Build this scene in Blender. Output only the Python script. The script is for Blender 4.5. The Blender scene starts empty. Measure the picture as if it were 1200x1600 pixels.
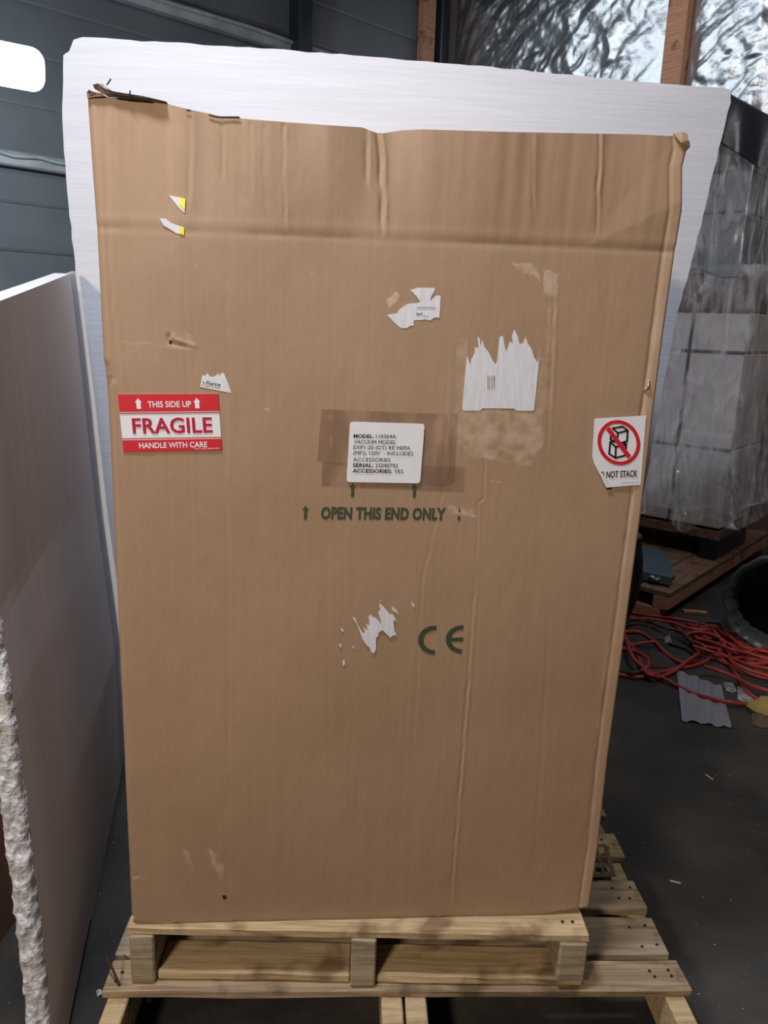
import bpy, bmesh, math, random
import numpy as np
from mathutils import Matrix, Vector
from mathutils.geometry import tessellate_polygon

C = bpy.context.scene.collection
SC = bpy.context.scene
rnd = random.Random(7)
rs = np.random.RandomState(5)

# ------------------------------------------------------------------ camera
PITCH, ROLL, YAW = math.radians(13.668), math.radians(1.915), math.radians(4.458)
CAM = np.array([-0.1075, -1.4169, 1.5447])
F = np.array([math.sin(YAW)*math.cos(PITCH), math.cos(YAW)*math.cos(PITCH), -math.sin(PITCH)])
R0 = np.array([math.cos(YAW), -math.sin(YAW), 0.0]); U0 = np.cross(R0, F)
RT = math.cos(ROLL)*R0 + math.sin(ROLL)*U0; UP = -math.sin(ROLL)*R0 + math.cos(ROLL)*U0
cd = bpy.data.cameras.new('camera'); cam = bpy.data.objects.new('camera', cd); C.objects.link(cam)
cd.sensor_width = 36; cd.sensor_fit = 'HORIZONTAL'; cd.lens = 36.0; cd.clip_start = .02
M4 = Matrix.Identity(4)
for i in range(3):
    M4[i][0] = RT[i]; M4[i][1] = UP[i]; M4[i][2] = -F[i]; M4[i][3] = CAM[i]
cam.matrix_world = M4
SC.camera = cam

# ------------------------------------------------------------------ world, lights, exposure
w = bpy.data.worlds.new('world'); SC.world = w; w.use_nodes = True
w.node_tree.nodes['Background'].inputs[0].default_value = (.80, .78, .80, 1)
w.node_tree.nodes['Background'].inputs[1].default_value = .058
def area(name, loc, target, sx, sy, power, col):
    l = bpy.data.lights.new(name, 'AREA'); l.shape = 'RECTANGLE'; l.size = sx; l.size_y = sy
    l.energy = power; l.color = col
    o = bpy.data.objects.new(name, l); C.objects.link(o); o.location = loc
    o.rotation_euler = (Vector(target)-Vector(loc)).to_track_quat('-Z', 'Y').to_euler()
    return o
area('front_ceiling_lamp', (-1.62, -2.75, 2.64), (0, 0, 1.2), .5, .12, 68, (1.0, .85, .68))
area('overhead_fill', (-.60, -.48, 3.35), (-.2, .2, 1.0), .5, .12, 60, (.80, .88, 1.0))  # added unseen fill that brightens the foam board and the carton's top
area('right_fill', (1.9, .70, 3.9), (2.0, 2.4, .8), .9, .15, 28, (.97, .93, .92))  # added unseen fill that lifts the wrapped stack and floor clutter
area('foil_fill', (1.3, 4.1, 4.2), (2.9, 5.4, 2.6), 3.2, 1.4, 27, (.86, .94, 1.0))  # added broad source, unseen, for the foil to reflect
SC.view_settings.view_transform = 'Standard'; SC.view_settings.look = 'None'
SC.view_settings.gamma = 1; SC.view_settings.use_curve_mapping = False
SC.view_settings.exposure = 0.0

# ------------------------------------------------------------------ measuring: where a sight line meets a real plane
def at(px, py, n, c):
    d = F + RT*((px-600)/1200.) - UP*((py-800)/1200.)
    n = np.asarray(n, float); t = (c-n@CAM)/(n@d)
    return CAM+t*d
def fz(px, py, z=0.0): return at(px, py, (0, 0, 1), z)
def fy(px, py, y=0.0): return at(px, py, (0, 1, 0), y)

# ------------------------------------------------------------------ numpy noise
_T = rs.rand(257, 257)
def vnoise(x, y):
    x = np.asarray(x, float); y = np.asarray(y, float)
    xi = np.floor(x).astype(int); yi = np.floor(y).astype(int); fx = x-xi; fy_ = y-yi
    fx = fx*fx*(3-2*fx); fy_ = fy_*fy_*(3-2*fy_)
    a = _T[xi % 256, yi % 256]; b = _T[(xi+1) % 256, yi % 256]; c = _T[xi % 256, (yi+1) % 256]; d = _T[(xi+1) % 256, (yi+1) % 256]
    return (a*(1-fx)+b*fx)*(1-fy_)+(c*(1-fx)+d*fx)*fy_ - .5
def fbm(x, y, o=4):
    s = 0; a = 1
    for k in range(o): s = s+a*vnoise(x*2**k+17*k, y*2**k+5*k); a *= .5
    return s

# ------------------------------------------------------------------ materials
def mat(name, col, rough=.7, metal=0, bump=None, bscale=60, mix=None, mscale=8, stretch=(1, 1, 1), bdist=.002, mlo=.35, mhi=.65, detail=6, spec=.5):
    m = bpy.data.materials.new(name); m.use_nodes = True; nt = m.node_tree; b = nt.nodes['Principled BSDF']
    b.inputs['Base Color'].default_value = (*col, 1); b.inputs['Roughness'].default_value = rough; b.inputs['Metallic'].default_value = metal
    b.inputs['Specular IOR Level'].default_value = spec
    tc = nt.nodes.new('ShaderNodeTexCoord'); mp = nt.nodes.new('ShaderNodeMapping'); mp.inputs['Scale'].default_value = stretch
    nt.links.new(tc.outputs['Object'], mp.inputs['Vector'])
    if mix is not None:
        n = nt.nodes.new('ShaderNodeTexNoise'); n.inputs['Scale'].default_value = mscale; n.inputs['Detail'].default_value = detail
        nt.links.new(mp.outputs[0], n.inputs['Vector'])
        r = nt.nodes.new('ShaderNodeValToRGB'); r.color_ramp.elements[0].position = mlo; r.color_ramp.elements[1].position = mhi
        r.color_ramp.elements[0].color = (*col, 1); r.color_ramp.elements[1].color = (*mix, 1)
        nt.links.new(n.outputs['Fac'], r.inputs[0]); nt.links.new(r.outputs[0], b.inputs['Base Color'])
    if bump:
        n2 = nt.nodes.new('ShaderNodeTexNoise'); n2.inputs['Scale'].default_value = bscale; n2.inputs['Detail'].default_value = 5
        nt.links.new(mp.outputs[0], n2.inputs['Vector'])
        bp = nt.nodes.new('ShaderNodeBump'); bp.inputs['Strength'].default_value = bump; bp.inputs['Distance'].default_value = bdist
        nt.links.new(n2.outputs['Fac'], bp.inputs['Height']); nt.links.new(bp.outputs[0], b.inputs['Normal'])
    return m

def cardboard():
    m = mat('cardboard', (.40, .262, .165), .62, spec=.35)
    nt = m.node_tree; b = nt.nodes['Principled BSDF']; L = nt.links.new
    tc = nt.nodes.new('ShaderNodeTexCoord')
    def noise(sc, st, det=5):
        mp = nt.nodes.new('ShaderNodeMapping'); mp.inputs['Scale'].default_value = st; L(tc.outputs['Object'], mp.inputs['Vector'])
        n = nt.nodes.new('ShaderNodeTexNoise'); n.inputs['Scale'].default_value = sc; n.inputs['Detail'].default_value = det
        L(mp.outputs[0], n.inputs['Vector']); return n
    flute = noise(40, (3.2, 1, .06)); mott = noise(3, (1, 1, 1)); fib = noise(260, (1, 1, .7), 2)
    add = nt.nodes.new('ShaderNodeMath'); add.operation = 'MULTIPLY_ADD'; L(flute.outputs[0], add.inputs[0]); add.inputs[1].default_value = .35; L(mott.outputs[0], add.inputs[2])
    add2 = nt.nodes.new('ShaderNodeMath'); add2.operation = 'MULTIPLY_ADD'; L(fib.outputs[0], add2.inputs[0]); add2.inputs[1].default_value = .3; L(add.outputs[0], add2.inputs[2])
    r = nt.nodes.new('ShaderNodeValToRGB'); r.color_ramp.elements[0].position = .55; r.color_ramp.elements[1].position = 1.1
    r.color_ramp.elements[0].color = (.33, .208, .127, 1); r.color_ramp.elements[1].color = (.395, .258, .166, 1)
    L(add2.outputs[0], r.inputs[0])
    at_ = nt.nodes.new('ShaderNodeAttribute'); at_.attribute_name = 'wear_lit'
    mx = nt.nodes.new('ShaderNodeMixRGB'); L(at_.outputs['Fac'], mx.inputs[0]); L(r.outputs[0], mx.inputs[1]); mx.inputs[2].default_value = (.62, .47, .36, 1)
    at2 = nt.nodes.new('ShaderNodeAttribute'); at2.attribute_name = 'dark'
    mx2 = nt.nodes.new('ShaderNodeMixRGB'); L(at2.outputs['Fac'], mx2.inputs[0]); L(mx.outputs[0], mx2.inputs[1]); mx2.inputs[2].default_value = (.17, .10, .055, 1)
    L(mx2.outputs[0], b.inputs['Base Color'])
    bp = nt.nodes.new('ShaderNodeBump'); bp.inputs['Strength'].default_value = .25; bp.inputs['Distance'].default_value = .0015
    L(add2.outputs[0], bp.inputs['Height']); L(bp.outputs[0], b.inputs['Normal'])
    return m
M = {}
M['card'] = cardboard()
M['card_dark'] = mat('old_cardboard', (.20, .10, .06), .8, mix=(.14, .07, .045), mscale=4)
M['card_torn'] = mat('torn_cardboard', (.40, .29, .22), .9, mix=(.10, .07, .06), mscale=50, bump=.5)
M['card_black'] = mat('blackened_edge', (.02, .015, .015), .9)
M['paper'] = mat('label_paper', (.80, .80, .84), .45, mix=(.76, .76, .80), mscale=30)
M['paper_torn'] = mat('torn_label_paper', (.74, .74, .80), .7, mix=(.66, .64, .68), mscale=60, stretch=(3, 1, .4))
M['red'] = mat('label_red', (.62, .018, .035), .4)
M['darkred'] = mat('label_letter_red', (.47, .006, .05), .4)
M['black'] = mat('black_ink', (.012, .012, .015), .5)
M['grey_ink'] = mat('grey_ink', (.16, .16, .18), .6)
M['green'] = mat('green_ink', (.035, .055, .028), .75, mix=(.05, .065, .035), mscale=150)
M['yellow'] = mat('yellow_paper', (.85, .75, .04), .5)
M['steel'] = mat('steel', (.8, .8, .8), .25, 1)
M['rust'] = mat('rusty_nail', (.05, .03, .02), .7, .4)

def foam_mat(name, stretch, col=(.73, .725, .77), trans=.18, bump=.35, bscale=40, bdist=.002):
    m = mat(name, col, .8, bump=bump, bscale=bscale, stretch=stretch, bdist=bdist, mix=tuple(c*.94 for c in col), mscale=14, spec=.25)
    nt = m.node_tree; b = nt.nodes['Principled BSDF']; out = nt.nodes['Material Output']
    t = nt.nodes.new('ShaderNodeBsdfTranslucent'); t.inputs[0].default_value = (.80, .84, .9, 1)
    mx = nt.nodes.new('ShaderNodeMixShader'); mx.inputs[0].default_value = trans
    nt.links.new(b.outputs[0], mx.inputs[1]); nt.links.new(t.outputs[0], mx.inputs[2]); nt.links.new(mx.outputs[0], out.inputs[0])
    return m
M['foam'] = foam_mat('white_foam', (.15, 1, 2.6), trans=.05)
M['foam_side'] = foam_mat('white_foam_side', (2, 2.2, .12), col=(.76, .73, .75), trans=.04, bump=.25)
M['foam_thin'] = foam_mat('thin_foam_lip', (2, 2, .2), trans=.6)
M['foam_broken'] = foam_mat('broken_foam', (1, 1, 1), trans=.05, bump=.9, bscale=70, bdist=.01)

def wood(name, a, b_, rough=.75):
    m = bpy.data.materials.new(name); m.use_nodes = True; nt = m.node_tree; b = nt.nodes['Principled BSDF']; L = nt.links.new
    b.inputs['Roughness'].default_value = rough; b.inputs['Specular IOR Level'].default_value = .3
    tc = nt.nodes.new('ShaderNodeTexCoord'); oi = nt.nodes.new('ShaderNodeObjectInfo')
    mp = nt.nodes.new('ShaderNodeMapping'); mp.inputs['Scale'].default_value = (.9, 14, 14); L(tc.outputs['Object'], mp.inputs['Vector'])
    va = nt.nodes.new('ShaderNodeVectorMath'); va.operation = 'ADD'; L(mp.outputs[0], va.inputs[0]); L(oi.outputs['Location'], va.inputs[1])
    n = nt.nodes.new('ShaderNodeTexNoise'); n.inputs['Scale'].default_value = 5; n.inputs['Detail'].default_value = 8; n.inputs['Distortion'].default_value = 1.2
    L(va.outputs[0], n.inputs['Vector'])
    r = nt.nodes.new('ShaderNodeValToRGB'); e = r.color_ramp.elements; e[0].position = .36; e[1].position = .62
    e[0].color = (*a, 1); e[1].color = (*b_, 1); L(n.outputs[0], r.inputs[0])
    n2 = nt.nodes.new('ShaderNodeTexNoise'); n2.inputs['Scale'].default_value = 9; n2.inputs['Detail'].default_value = 6; L(tc.outputs['Object'], n2.inputs['Vector'])
    r2 = nt.nodes.new('ShaderNodeValToRGB'); r2.color_ramp.elements[0].position = .54; r2.color_ramp.elements[1].position = .66; L(n2.outputs[0], r2.inputs[0])
    mx = nt.nodes.new('ShaderNodeMixRGB'); mx.blend_type = 'MULTIPLY'; L(r2.outputs[0], mx.inputs[0]); L(r.outputs[0], mx.inputs[1]); mx.inputs[2].default_value = (.50, .45, .42, 1)
    L(mx.outputs[0], b.inputs['Base Color'])
    bp = nt.nodes.new('ShaderNodeBump'); bp.inputs['Strength'].default_value = .4; bp.inputs['Distance'].default_value = .003; L(n.outputs[0], bp.inputs['Height']); L(bp.outputs[0], b.inputs['Normal'])
    return m
M['pine'] = wood('pallet_pine', (.40, .28, .145), (.58, .43, .25))
M['pine_old'] = wood('weathered_pallet_wood', (.24, .165, .10), (.40, .29, .18))
M['pine_grey'] = wood('greyed_pallet_wood', (.27, .21, .14), (.42, .335, .23))
M['stud'] = wood('framing_lumber', (.36, .17, .10), (.46, .24, .15))
M['skid'] = wood('dirty_timber', (.17, .10, .07), (.25, .15, .10))
M['skid_end'] = wood('orange_timber_end', (.45, .20, .12), (.52, .26, .17))

M['floor'] = mat('dusty_concrete', (.066, .056, .046), .72, mix=(.028, .027, .026), mscale=2.6, bump=.8, bscale=11, bdist=.012, mlo=.36, mhi=.60, detail=10)
M['siding'] = mat('dark_metal_siding', (.15, .16, .175), .5, .2, mix=(.12, .13, .145), mscale=1.5, bump=.15, bscale=3, bdist=.02)
M['girt'] = mat('grey_steel_girt', (.42, .43, .45), .5, .2, mix=(.28, .29, .31), mscale=6)
M['post'] = mat('dark_steel_post', (.05, .06, .07), .4, .6)
M['ceiling'] = mat('dark_ceiling', (.03, .033, .038), .8)
M['ply'] = mat('grimy_plywood', (.16, .09, .06), .75, mix=(.10, .095, .10), mscale=1.6, bump=.3, bscale=9)
M['foil'] = mat('insulation_foil', (.62, .65, .69), .40, 1, bump=.5, bscale=13, bdist=.02)
M['tarp'] = mat('black_plastic', (.014, .016, .02), .32, bump=.3, bscale=25, bdist=.004)
M['carton_grey'] = mat('pale_carton', (.66, .58, .57), .6, mix=(.56, .50, .50), mscale=5)
M['carton_brown'] = mat('brown_carton', (.17, .085, .06), .7)
M['carton_dark'] = mat('charcoal_carton', (.045, .048, .055), .5)
M['carton_slate'] = mat('slate_carton', (.21, .22, .24), .6)
M['seam'] = mat('dark_seam', (.05, .04, .032), .8)
M['cord_red'] = mat('red_cord_rubber', (.46, .060, .045), .45, mix=(.33, .035, .03), mscale=4)
M['cord_dark'] = mat('black_cord_rubber', (.05, .03, .03), .45)
M['bin'] = mat('black_bin_plastic', (.012, .013, .014), .35)
M['bag'] = mat('grey_bin_bag', (.075, .08, .08), .3, bump=.5, bscale=30, bdist=.006)
M['blueplate'] = mat('blue_grey_plastic', (.065, .11, .145), .45)
M['blueplate_lip'] = mat('pale_blue_grey_plastic', (.11, .15, .18), .45)
M['sheet'] = mat('silvery_plastic_sheet', (.30, .31, .36), .4, .2, bump=.3, bscale=10, bdist=.01)
M['rag_y'] = mat('ochre_cloth', (.42, .30, .10), .9, bump=.5, bscale=60)
M['rag_o'] = mat('olive_cloth', (.13, .11, .06), .95, bump=.5, bscale=60)
M['cream'] = mat('cream_plastic', (.62, .55, .42), .55)
M['crumb'] = mat('foam_crumb', (.75, .75, .75), .8)
M['lampcase'] = mat('lamp_casing', (.6, .6, .6), .4)
def emis(name, col, s):
    m = bpy.data.materials.new(name); m.use_nodes = True; nt = m.node_tree; nt.nodes.clear()
    e = nt.nodes.new('ShaderNodeEmission'); e.inputs[0].default_value = (*col, 1); e.inputs[1].default_value = s
    o = nt.nodes.new('ShaderNodeOutputMaterial'); nt.links.new(e.outputs[0], o.inputs[0]); return m
M['glow'] = emis('lamp_glow', (.85, .97, 1.0), 9)
def film(name, op, col, rough=.22):
    m = bpy.data.materials.new(name); m.use_nodes = True; nt = m.node_tree; nt.nodes.clear(); L = nt.links.new
    o = nt.nodes.new('ShaderNodeOutputMaterial'); t = nt.nodes.new('ShaderNodeBsdfTransparent'); d = nt.nodes.new('ShaderNodeBsdfPrincipled')
    d.inputs['Base Color'].default_value = (*col, 1); d.inputs['Roughness'].default_value = rough; d.inputs['Specular IOR Level'].default_value = .9
    tc = nt.nodes.new('ShaderNodeTexCoord'); n = nt.nodes.new('ShaderNodeTexNoise'); n.inputs['Scale'].default_value = 7; n.inputs['Detail'].default_value = 6; n.inputs['Distortion'].default_value = 1.5
    mp = nt.nodes.new('ShaderNodeMapping'); mp.inputs['Scale'].default_value = (1.6, 1.6, .45); L(tc.outputs['Object'], mp.inputs['Vector']); L(mp.outputs[0], n.inputs['Vector'])
    r = nt.nodes.new('ShaderNodeMapRange'); r.inputs[1].default_value = .42; r.inputs[2].default_value = .66; r.inputs[3].default_value = op*.4; r.inputs[4].default_value = min(1, op*2.0)  # whitish opacity streaks stand in for highlights along the wrinkles
    L(n.outputs[0], r.inputs[0]); mx = nt.nodes.new('ShaderNodeMixShader'); L(r.outputs[0], mx.inputs[0]); L(t.outputs[0], mx.inputs[1]); L(d.outputs[0], mx.inputs[2]); L(mx.outputs[0], o.inputs[0])
    return m
M['film'] = film('clear_wrap', .30, (.80, .78, .80), .13)
M['film_top'] = film('cloudy_wrap', .5, (.36, .38, .41))
M['tape'] = film('packing_tape', .16, (.34, .21, .14), .2)

# ------------------------------------------------------------------ object helpers
def link(o, parent=None):
    C.objects.link(o)
    if parent is not None: o.parent = parent
    return o
def tag(o, label=None, cat=None, group=None, kind=None):
    if label: o['label'] = label
    if cat: o['category'] = cat
    if group: o['group'] = group
    if kind: o['kind'] = kind
    return o
def empty(name, loc=(0, 0, 0), rz=0.0):
    o = bpy.data.objects.new(name, None); C.objects.link(o); o.location = loc; o.rotation_euler = (0, 0, rz); o.empty_display_size = .1
    return o
def mesh(name, vs, fs, m, parent=None, smooth=False, local=True):
    """vs are world coordinates unless local; a parent Empty's plain loc/rotation is undone so the world place holds"""
    me = bpy.data.meshes.new(name)
    vs = np.asarray(vs, float)
    if parent is not None and not local:
        inv = np.array(wm(parent).inverted()); vs = vs@inv[:3, :3].T+inv[:3, 3]
    me.from_pydata([tuple(v) for v in vs], [], [tuple(int(i) for i in f) for f in fs]); me.update()
    if smooth: me.polygons.foreach_set('use_smooth', [True]*len(me.polygons))
    me.materials.append(m)
    return link(bpy.data.objects.new(name, me), parent)
def wm(o):
    m = Matrix.LocRotScale(o.location, o.rotation_euler, o.scale)
    return wm(o.parent)@m if o.parent else m
def grid_mesh(name, P, m, parent=None, smooth=True, local=True):
    """P: (n, k, 3) array of points"""
    n, k = P.shape[:2]; idx = np.arange(n*k).reshape(n, k)
    q = np.stack([idx[:-1, :-1], idx[1:, :-1], idx[1:, 1:], idx[:-1, 1:]], -1).reshape(-1, 4)
    V = P.reshape(-1, 3)
    if parent is not None and not local:
        inv = np.array(wm(parent).inverted()); V = V@inv[:3, :3].T+inv[:3, 3]
    me = bpy.data.meshes.new(name); me.vertices.add(len(V)); me.vertices.foreach_set('co', V.ravel())
    me.loops.add(q.size); me.loops.foreach_set('vertex_index', q.ravel())
    me.polygons.add(len(q)); me.polygons.foreach_set('loop_start', np.arange(0, q.size, 4)); me.polygons.foreach_set('loop_total', np.full(len(q), 4))
    me.update(calc_edges=True); me.validate()
    if smooth: me.polygons.foreach_set('use_smooth', [True]*len(q))
    me.materials.append(m)
    return link(bpy.data.objects.new(name, me), parent)
def box(name, size, loc, m, parent=None, rz=0, bev=.003, rough=0.0, seg=1, rot=None, ends=0.0):
    """bevelled block: size, centre loc (in the parent's frame); origin at its centre. rough: uneven edges along x"""
    bm = bmesh.new(); bmesh.ops.create_cube(bm, size=1)
    for v in bm.verts: v.co = Vector((v.co.x*size[0], v.co.y*size[1], v.co.z*size[2]))
    if seg > 1:
        es = [e for e in bm.edges if abs((e.verts[0].co-e.verts[1].co).normalized().x) > .9]
        bmesh.ops.subdivide_edges(bm, edges=es, cuts=seg-1, use_grid_fill=True)
    if rough:
        r = random.Random(int(abs(loc[0]*1000)+abs(loc[1]*773)+abs(loc[2]*331)))
        for v in bm.verts:
            v.co += Vector((r.uniform(-1, 1)*ends, r.uniform(-1, 1)*rough, r.uniform(-1, 1)*rough*.5))
    if bev: bmesh.ops.bevel(bm, geom=[e for e in bm.edges if e.calc_face_angle(0) > .6], offset=bev, segments=1, affect='EDGES')
    me = bpy.data.meshes.new(name); bm.to_mesh(me); bm.free(); me.materials.append(m)
    o = link(bpy.data.objects.new(name, me), parent); o.location = loc; o.rotation_euler = rot or (0, 0, rz)
    return o
def catmull(P, n=8):
    P = [np.asarray(p, float) for p in P]; P = [2*P[0]-P[1]]+P+[2*P[-1]-P[-2]]; out = []
    for i in range(1, len(P)-2):
        for k in range(n):
            t = k/n; a, b, c, d = P[i-1:i+3]
            out.append(.5*((2*b)+(-a+c)*t+(2*a-5*b+4*c-d)*t*t+(-a+3*b-3*c+d)*t**3))
    out.append(P[-2]); return np.array(out)
def tube(name, P, r, m, parent=None, sides=8, n=8, local=True):
    Q = catmull(P, n); vs = []; fs = []
    for i, p in enumerate(Q):
        t = Q[min(i+1, len(Q)-1)]-Q[max(i-1, 0)]; t = t/(np.linalg.norm(t)+1e-9)
        a = np.cross(t, (0, 0, 1) if abs(t[2]) < .9 else (1, 0, 0)); a /= np.linalg.norm(a); b = np.cross(t, a)
        for k in range(sides):
            an = 2*math.pi*k/sides; vs.append(p+r*(math.cos(an)*a+math.sin(an)*b))
    for i in range(len(Q)-1):
        for k in range(sides): fs.append((i*sides+k, i*sides+(k+1) % sides, (i+1)*sides+(k+1) % sides, (i+1)*sides+k))
    fs.append(tuple(range(sides))[::-1]); fs.append(tuple((len(Q)-1)*sides+k for k in range(sides)))
    return mesh(name, vs, fs, m, parent, True, local)

# ================================================================== THE SETTING
fl = grid_mesh('floor', np.stack(np.meshgrid(np.linspace(-7, 7, 8), np.linspace(-5, 11, 9), [0.0], indexing='ij'), -1)[:, :, 0], M['floor'])
tag(fl, kind='structure', label='dark dusty concrete floor')
AZ = math.radians(52)
dl = np.array([math.sin(AZ), math.cos(AZ), 0]); dr = np.array([math.cos(AZ), -math.sin(AZ), 0])
CORNER = np.array([1.01, 7.31, 0])
# left wall: lapped metal siding courses on a backing; local x runs from the corner back along the wall (towards the left)
rl = math.atan2(-dl[1], -dl[0])
wl = empty('wall_left', tuple(CORNER), rl); tag(wl, kind='structure', label='dark metal sided wall')
# local +x = -dl ; room side is local +y or -y
ly = np.array([-math.sin(rl), math.cos(rl)]); side = 1 if ly@(CAM[:2]-CORNER[:2]) > 0 else -1
box('backing', (9.5, .04, 4.9), (4.75, -.03*side, 2.45), M['siding'], wl, bev=0)
h = .33
for k in range(14):
    vs = []
    z0 = k*h+.0; z1 = z0+h+.006
    prof = [(z0, .0), (z0, .022), (z0+.02, .026), (z1-.05, .014), (z1, .010), (z1, .0)]
    for X in (0.05, 9.4):
        for z, y in prof: vs.append((X, y*side, z))
    n = len(prof); fs = [tuple(range(n)), tuple(range(2*n-1, n-1, -1))]+[(i, i+n, (i+1) % n+n, (i+1) % n) for i in range(n)]
    mesh('siding_course', vs, fs, M['siding'], wl)
def wall_pt(px, py, off=0):   # on the left wall plane
    nrm = np.array([ly[0], ly[1], 0])*side; return at(px, py, nrm, nrm@CORNER+off)
def to_loc(o, p): return np.array(wm(o).inverted()@Vector(p))
# girt with a bundled conduit running along the wall, upper run and lower run
for (pa, pb, nm) in (((170, -4), (560, 96), 'girt'), ((0, 246), (112, 262), 'girt')):
    a = to_loc(wl, wall_pt(*pa, .12)); b = to_loc(wl, wall_pt(*pb, .12))
    a2 = a+(a-b)*.6; b2 = b+(b-a)*.25
    mid = (a2+b2)/2; mid[2] = (a[2]+b[2])/2
    L_ = abs(a2[0]-b2[0]); tilt = math.atan2(b[2]-a[2], b[0]-a[0])
    box(nm, (min(L_, 9), .09, .10), (mid[0], .11*side, mid[2]), M['girt'], wl, bev=.012, rot=(0, 0, 0))
    pts = [(mid[0]-L_/2+L_*t/10, .175*side, mid[2]+.02+.008*math.sin(t*1.9)) for t in range(11)]
    tube('conduit', pts, .016, M['girt'], wl)
p = to_loc(wl, wall_pt(470, 40, .2))
po = box('post', (.14, .16, 2.6), (p[0], .20*side, p[2]+.75), M['post'], wl, bev=.01)
box('post_foot', (.26, .10, .12), (p[0], .22*side, p[2]-.52), M['post'], wl, bev=.02)
box('corner_post', (.16, .10, 4.8), (.32, .09*side, 2.4), M['stud'], wl, bev=.008)
box('corner_trim', (.10, .09, 4.8), (.10, .09*side, 2.4), M['post'], wl, bev=.01)

# right wall: plywood below, foil insulation between studs above
rr = math.atan2(dr[1], dr[0])
wr = empty('wall_right', tuple(CORNER), rr); tag(wr, kind='structure', label='stud wall with foil insulation over grimy plywood')
ny = np.array([-math.sin(rr), math.cos(rr)]); sr = 1 if ny@(CAM[:2]-CORNER[:2]) > 0 else -1
box('plywood_sheet', (2.44, .02, 4.9), (1.27, -.012*sr, 2.45), M['ply'], wr, bev=0)
box('plywood_sheet', (2.44, .02, 4.9), (3.715, -.012*sr, 2.45), M['ply'], wr, bev=0)
box('plywood_sheet', (2.44, .02, 4.9), (6.16, -.012*sr, 2.45), M['ply'], wr, bev=0)
def rwall(px, py, off=0):
    nrm = np.array([ny[0], ny[1], 0])*sr; return at(px, py, nrm, nrm@CORNER+off)
s1 = to_loc(wr, rwall(1054, 60, .1)); s2 = to_loc(wr, rwall(1160, 600, .1))
studs = [s1[0], s2[0]]
d_ = studs[1]-studs[0]
studs += [studs[1]+d_*1.2 if d_ > .5 else studs[1]+1.2]
for i, X in enumerate(sorted(studs)):
    if i == 1: box('stud', (.17, .10, 4.8), (X, .055*sr, 2.4), M['stud'], wr, bev=.006)
    else: box('stud', (.17, .10, 4.8), (X, .055*sr, 2.4), M['stud'], wr, bev=.006)
print('studs', studs, 'side', side, sr)
bays = sorted([0.12]+studs)
zf = to_loc(wr, rwall(1190, 440, .05))[2]; print('foil bottom z', zf)
def foil_bay(x0, x1, seed, zb):
    nx = max(24, int((x1-x0)/.014)); nz = 200
    X, Z = np.meshgrid(np.linspace(x0, x1, nx), np.linspace(zb, 4.75, nz), indexing='ij')
    U = X*2.2+seed*13.7; V = Z*2.2+seed*3.1
    wx = fbm(U*.7+9, V*.7, 3)*1.3; wy = fbm(U*.7, V*.7+31, 3)*1.3
    tri = lambda q_: np.abs((q_ % 1)-.5)
    cell = vnoise(U*1.3+seed, V*1.1)
    d = .07*tri(U*1.1+V*.7+2.2*wx*.4)*(cell > -.1)+.05*tri(V*1.9-U*.9+wy)+.03*tri(U*3.1+V*2.3*np.sign(cell)+wx*1.5)+.014*tri(V*6.3-U*4.1+wy*2)+ .12*np.abs(vnoise(U*1.0+wx, V*1.0+wy)) + .09*np.abs(vnoise(U*2.6+wx*2, V*1.7-wy*2+7)) + .035*np.abs(vnoise(U*6+wy*3, V*5+wx*3)) + .012*np.abs(vnoise(U*15, V*13))
    e = np.minimum((X-x0), (x1-X))/(x1-x0); pil = np.clip(e*5, 0, 1)**.6
    Y = .015+(.05+d)*pil*.62
    Zj = Z.copy(); Zj[:, 0] += .12*vnoise(X[:, 0]*9, X[:, 0]*0+seed)
    o = grid_mesh('foil_panel', np.stack([X, Y*sr, Zj], -1), M['foil'], wr)
    o['label'] = 'crinkled silver foil insulation'
for i in range(len(bays)-1):
    if bays[i+1]-bays[i] > .15: foil_bay(bays[i]+.09, bays[i+1]-.088, i+1, zf if i > 0 else 1.6)
foil_bay(bays[-1]+.09, bays[-1]+1.6, 7, zf)
ce = box('ceiling', (14, 14, .1), (1, 4, 4.97), M['ceiling'], None, bev=0); tag(ce, kind='structure', label='dark ceiling')

# ================================================================== LOWER PALLET
Z1 = .14
fl_, fr_ = fz(158, 1548, Z1), fz(1082, 1547, Z1)
ang = math.atan2(fr_[1]-fl_[1], fr_[0]-fl_[0]); W1 = float(np.hypot(*(fr_-fl_)[:2]))
lp = empty('wooden_pallet', (float(fl_[0]), float(fl_[1]), 0), ang)
tag(lp, 'wide worn wooden pallet lying flat on the floor under the smaller pallet', 'pallet')
bt = .020
def nail(parent, x, y, z):
    bm = bmesh.new(); bmesh.ops.create_cone(bm, cap_ends=True, segments=8, radius1=.0038, radius2=.0032, depth=.003)
    me = bpy.data.meshes.new('nail'); bm.to_mesh(me); bm.free(); me.materials.append(M['rust'])
    o = link(bpy.data.objects.new('nail', me), parent); o.location = (x, y, z)
spans = [(0.0, .085, 0, 'pine_old'), (.098, .215, -.012, 'pine_grey'), (.245, .345, -.01, 'pine_grey'), (.44, .54, 0, 'pine'), (.62, .72, .005, 'pine_old'), (.80, .90, 0, 'pine'), (.98, 1.08, -.01, 'pine_grey')]
for i, (y0, y1, dx, mm) in enumerate(spans):
    b = box('deck_board', (W1+dx, y1-y0, bt), (W1/2+dx/2, (y0+y1)/2, Z1-bt/2), M[mm], lp, bev=.0025, rough=.0025, seg=9, ends=.002)
    for X in (.028, .06, W1/2-.02, W1-.07, W1-.035):
        for yy in (y0+.03, y1-.03): nail(b, X-W1/2-dx/2+rnd.uniform(-.01, .01), yy-(y0+y1)/2+rnd.uniform(-.008, .008), bt/2+.0012)
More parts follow.
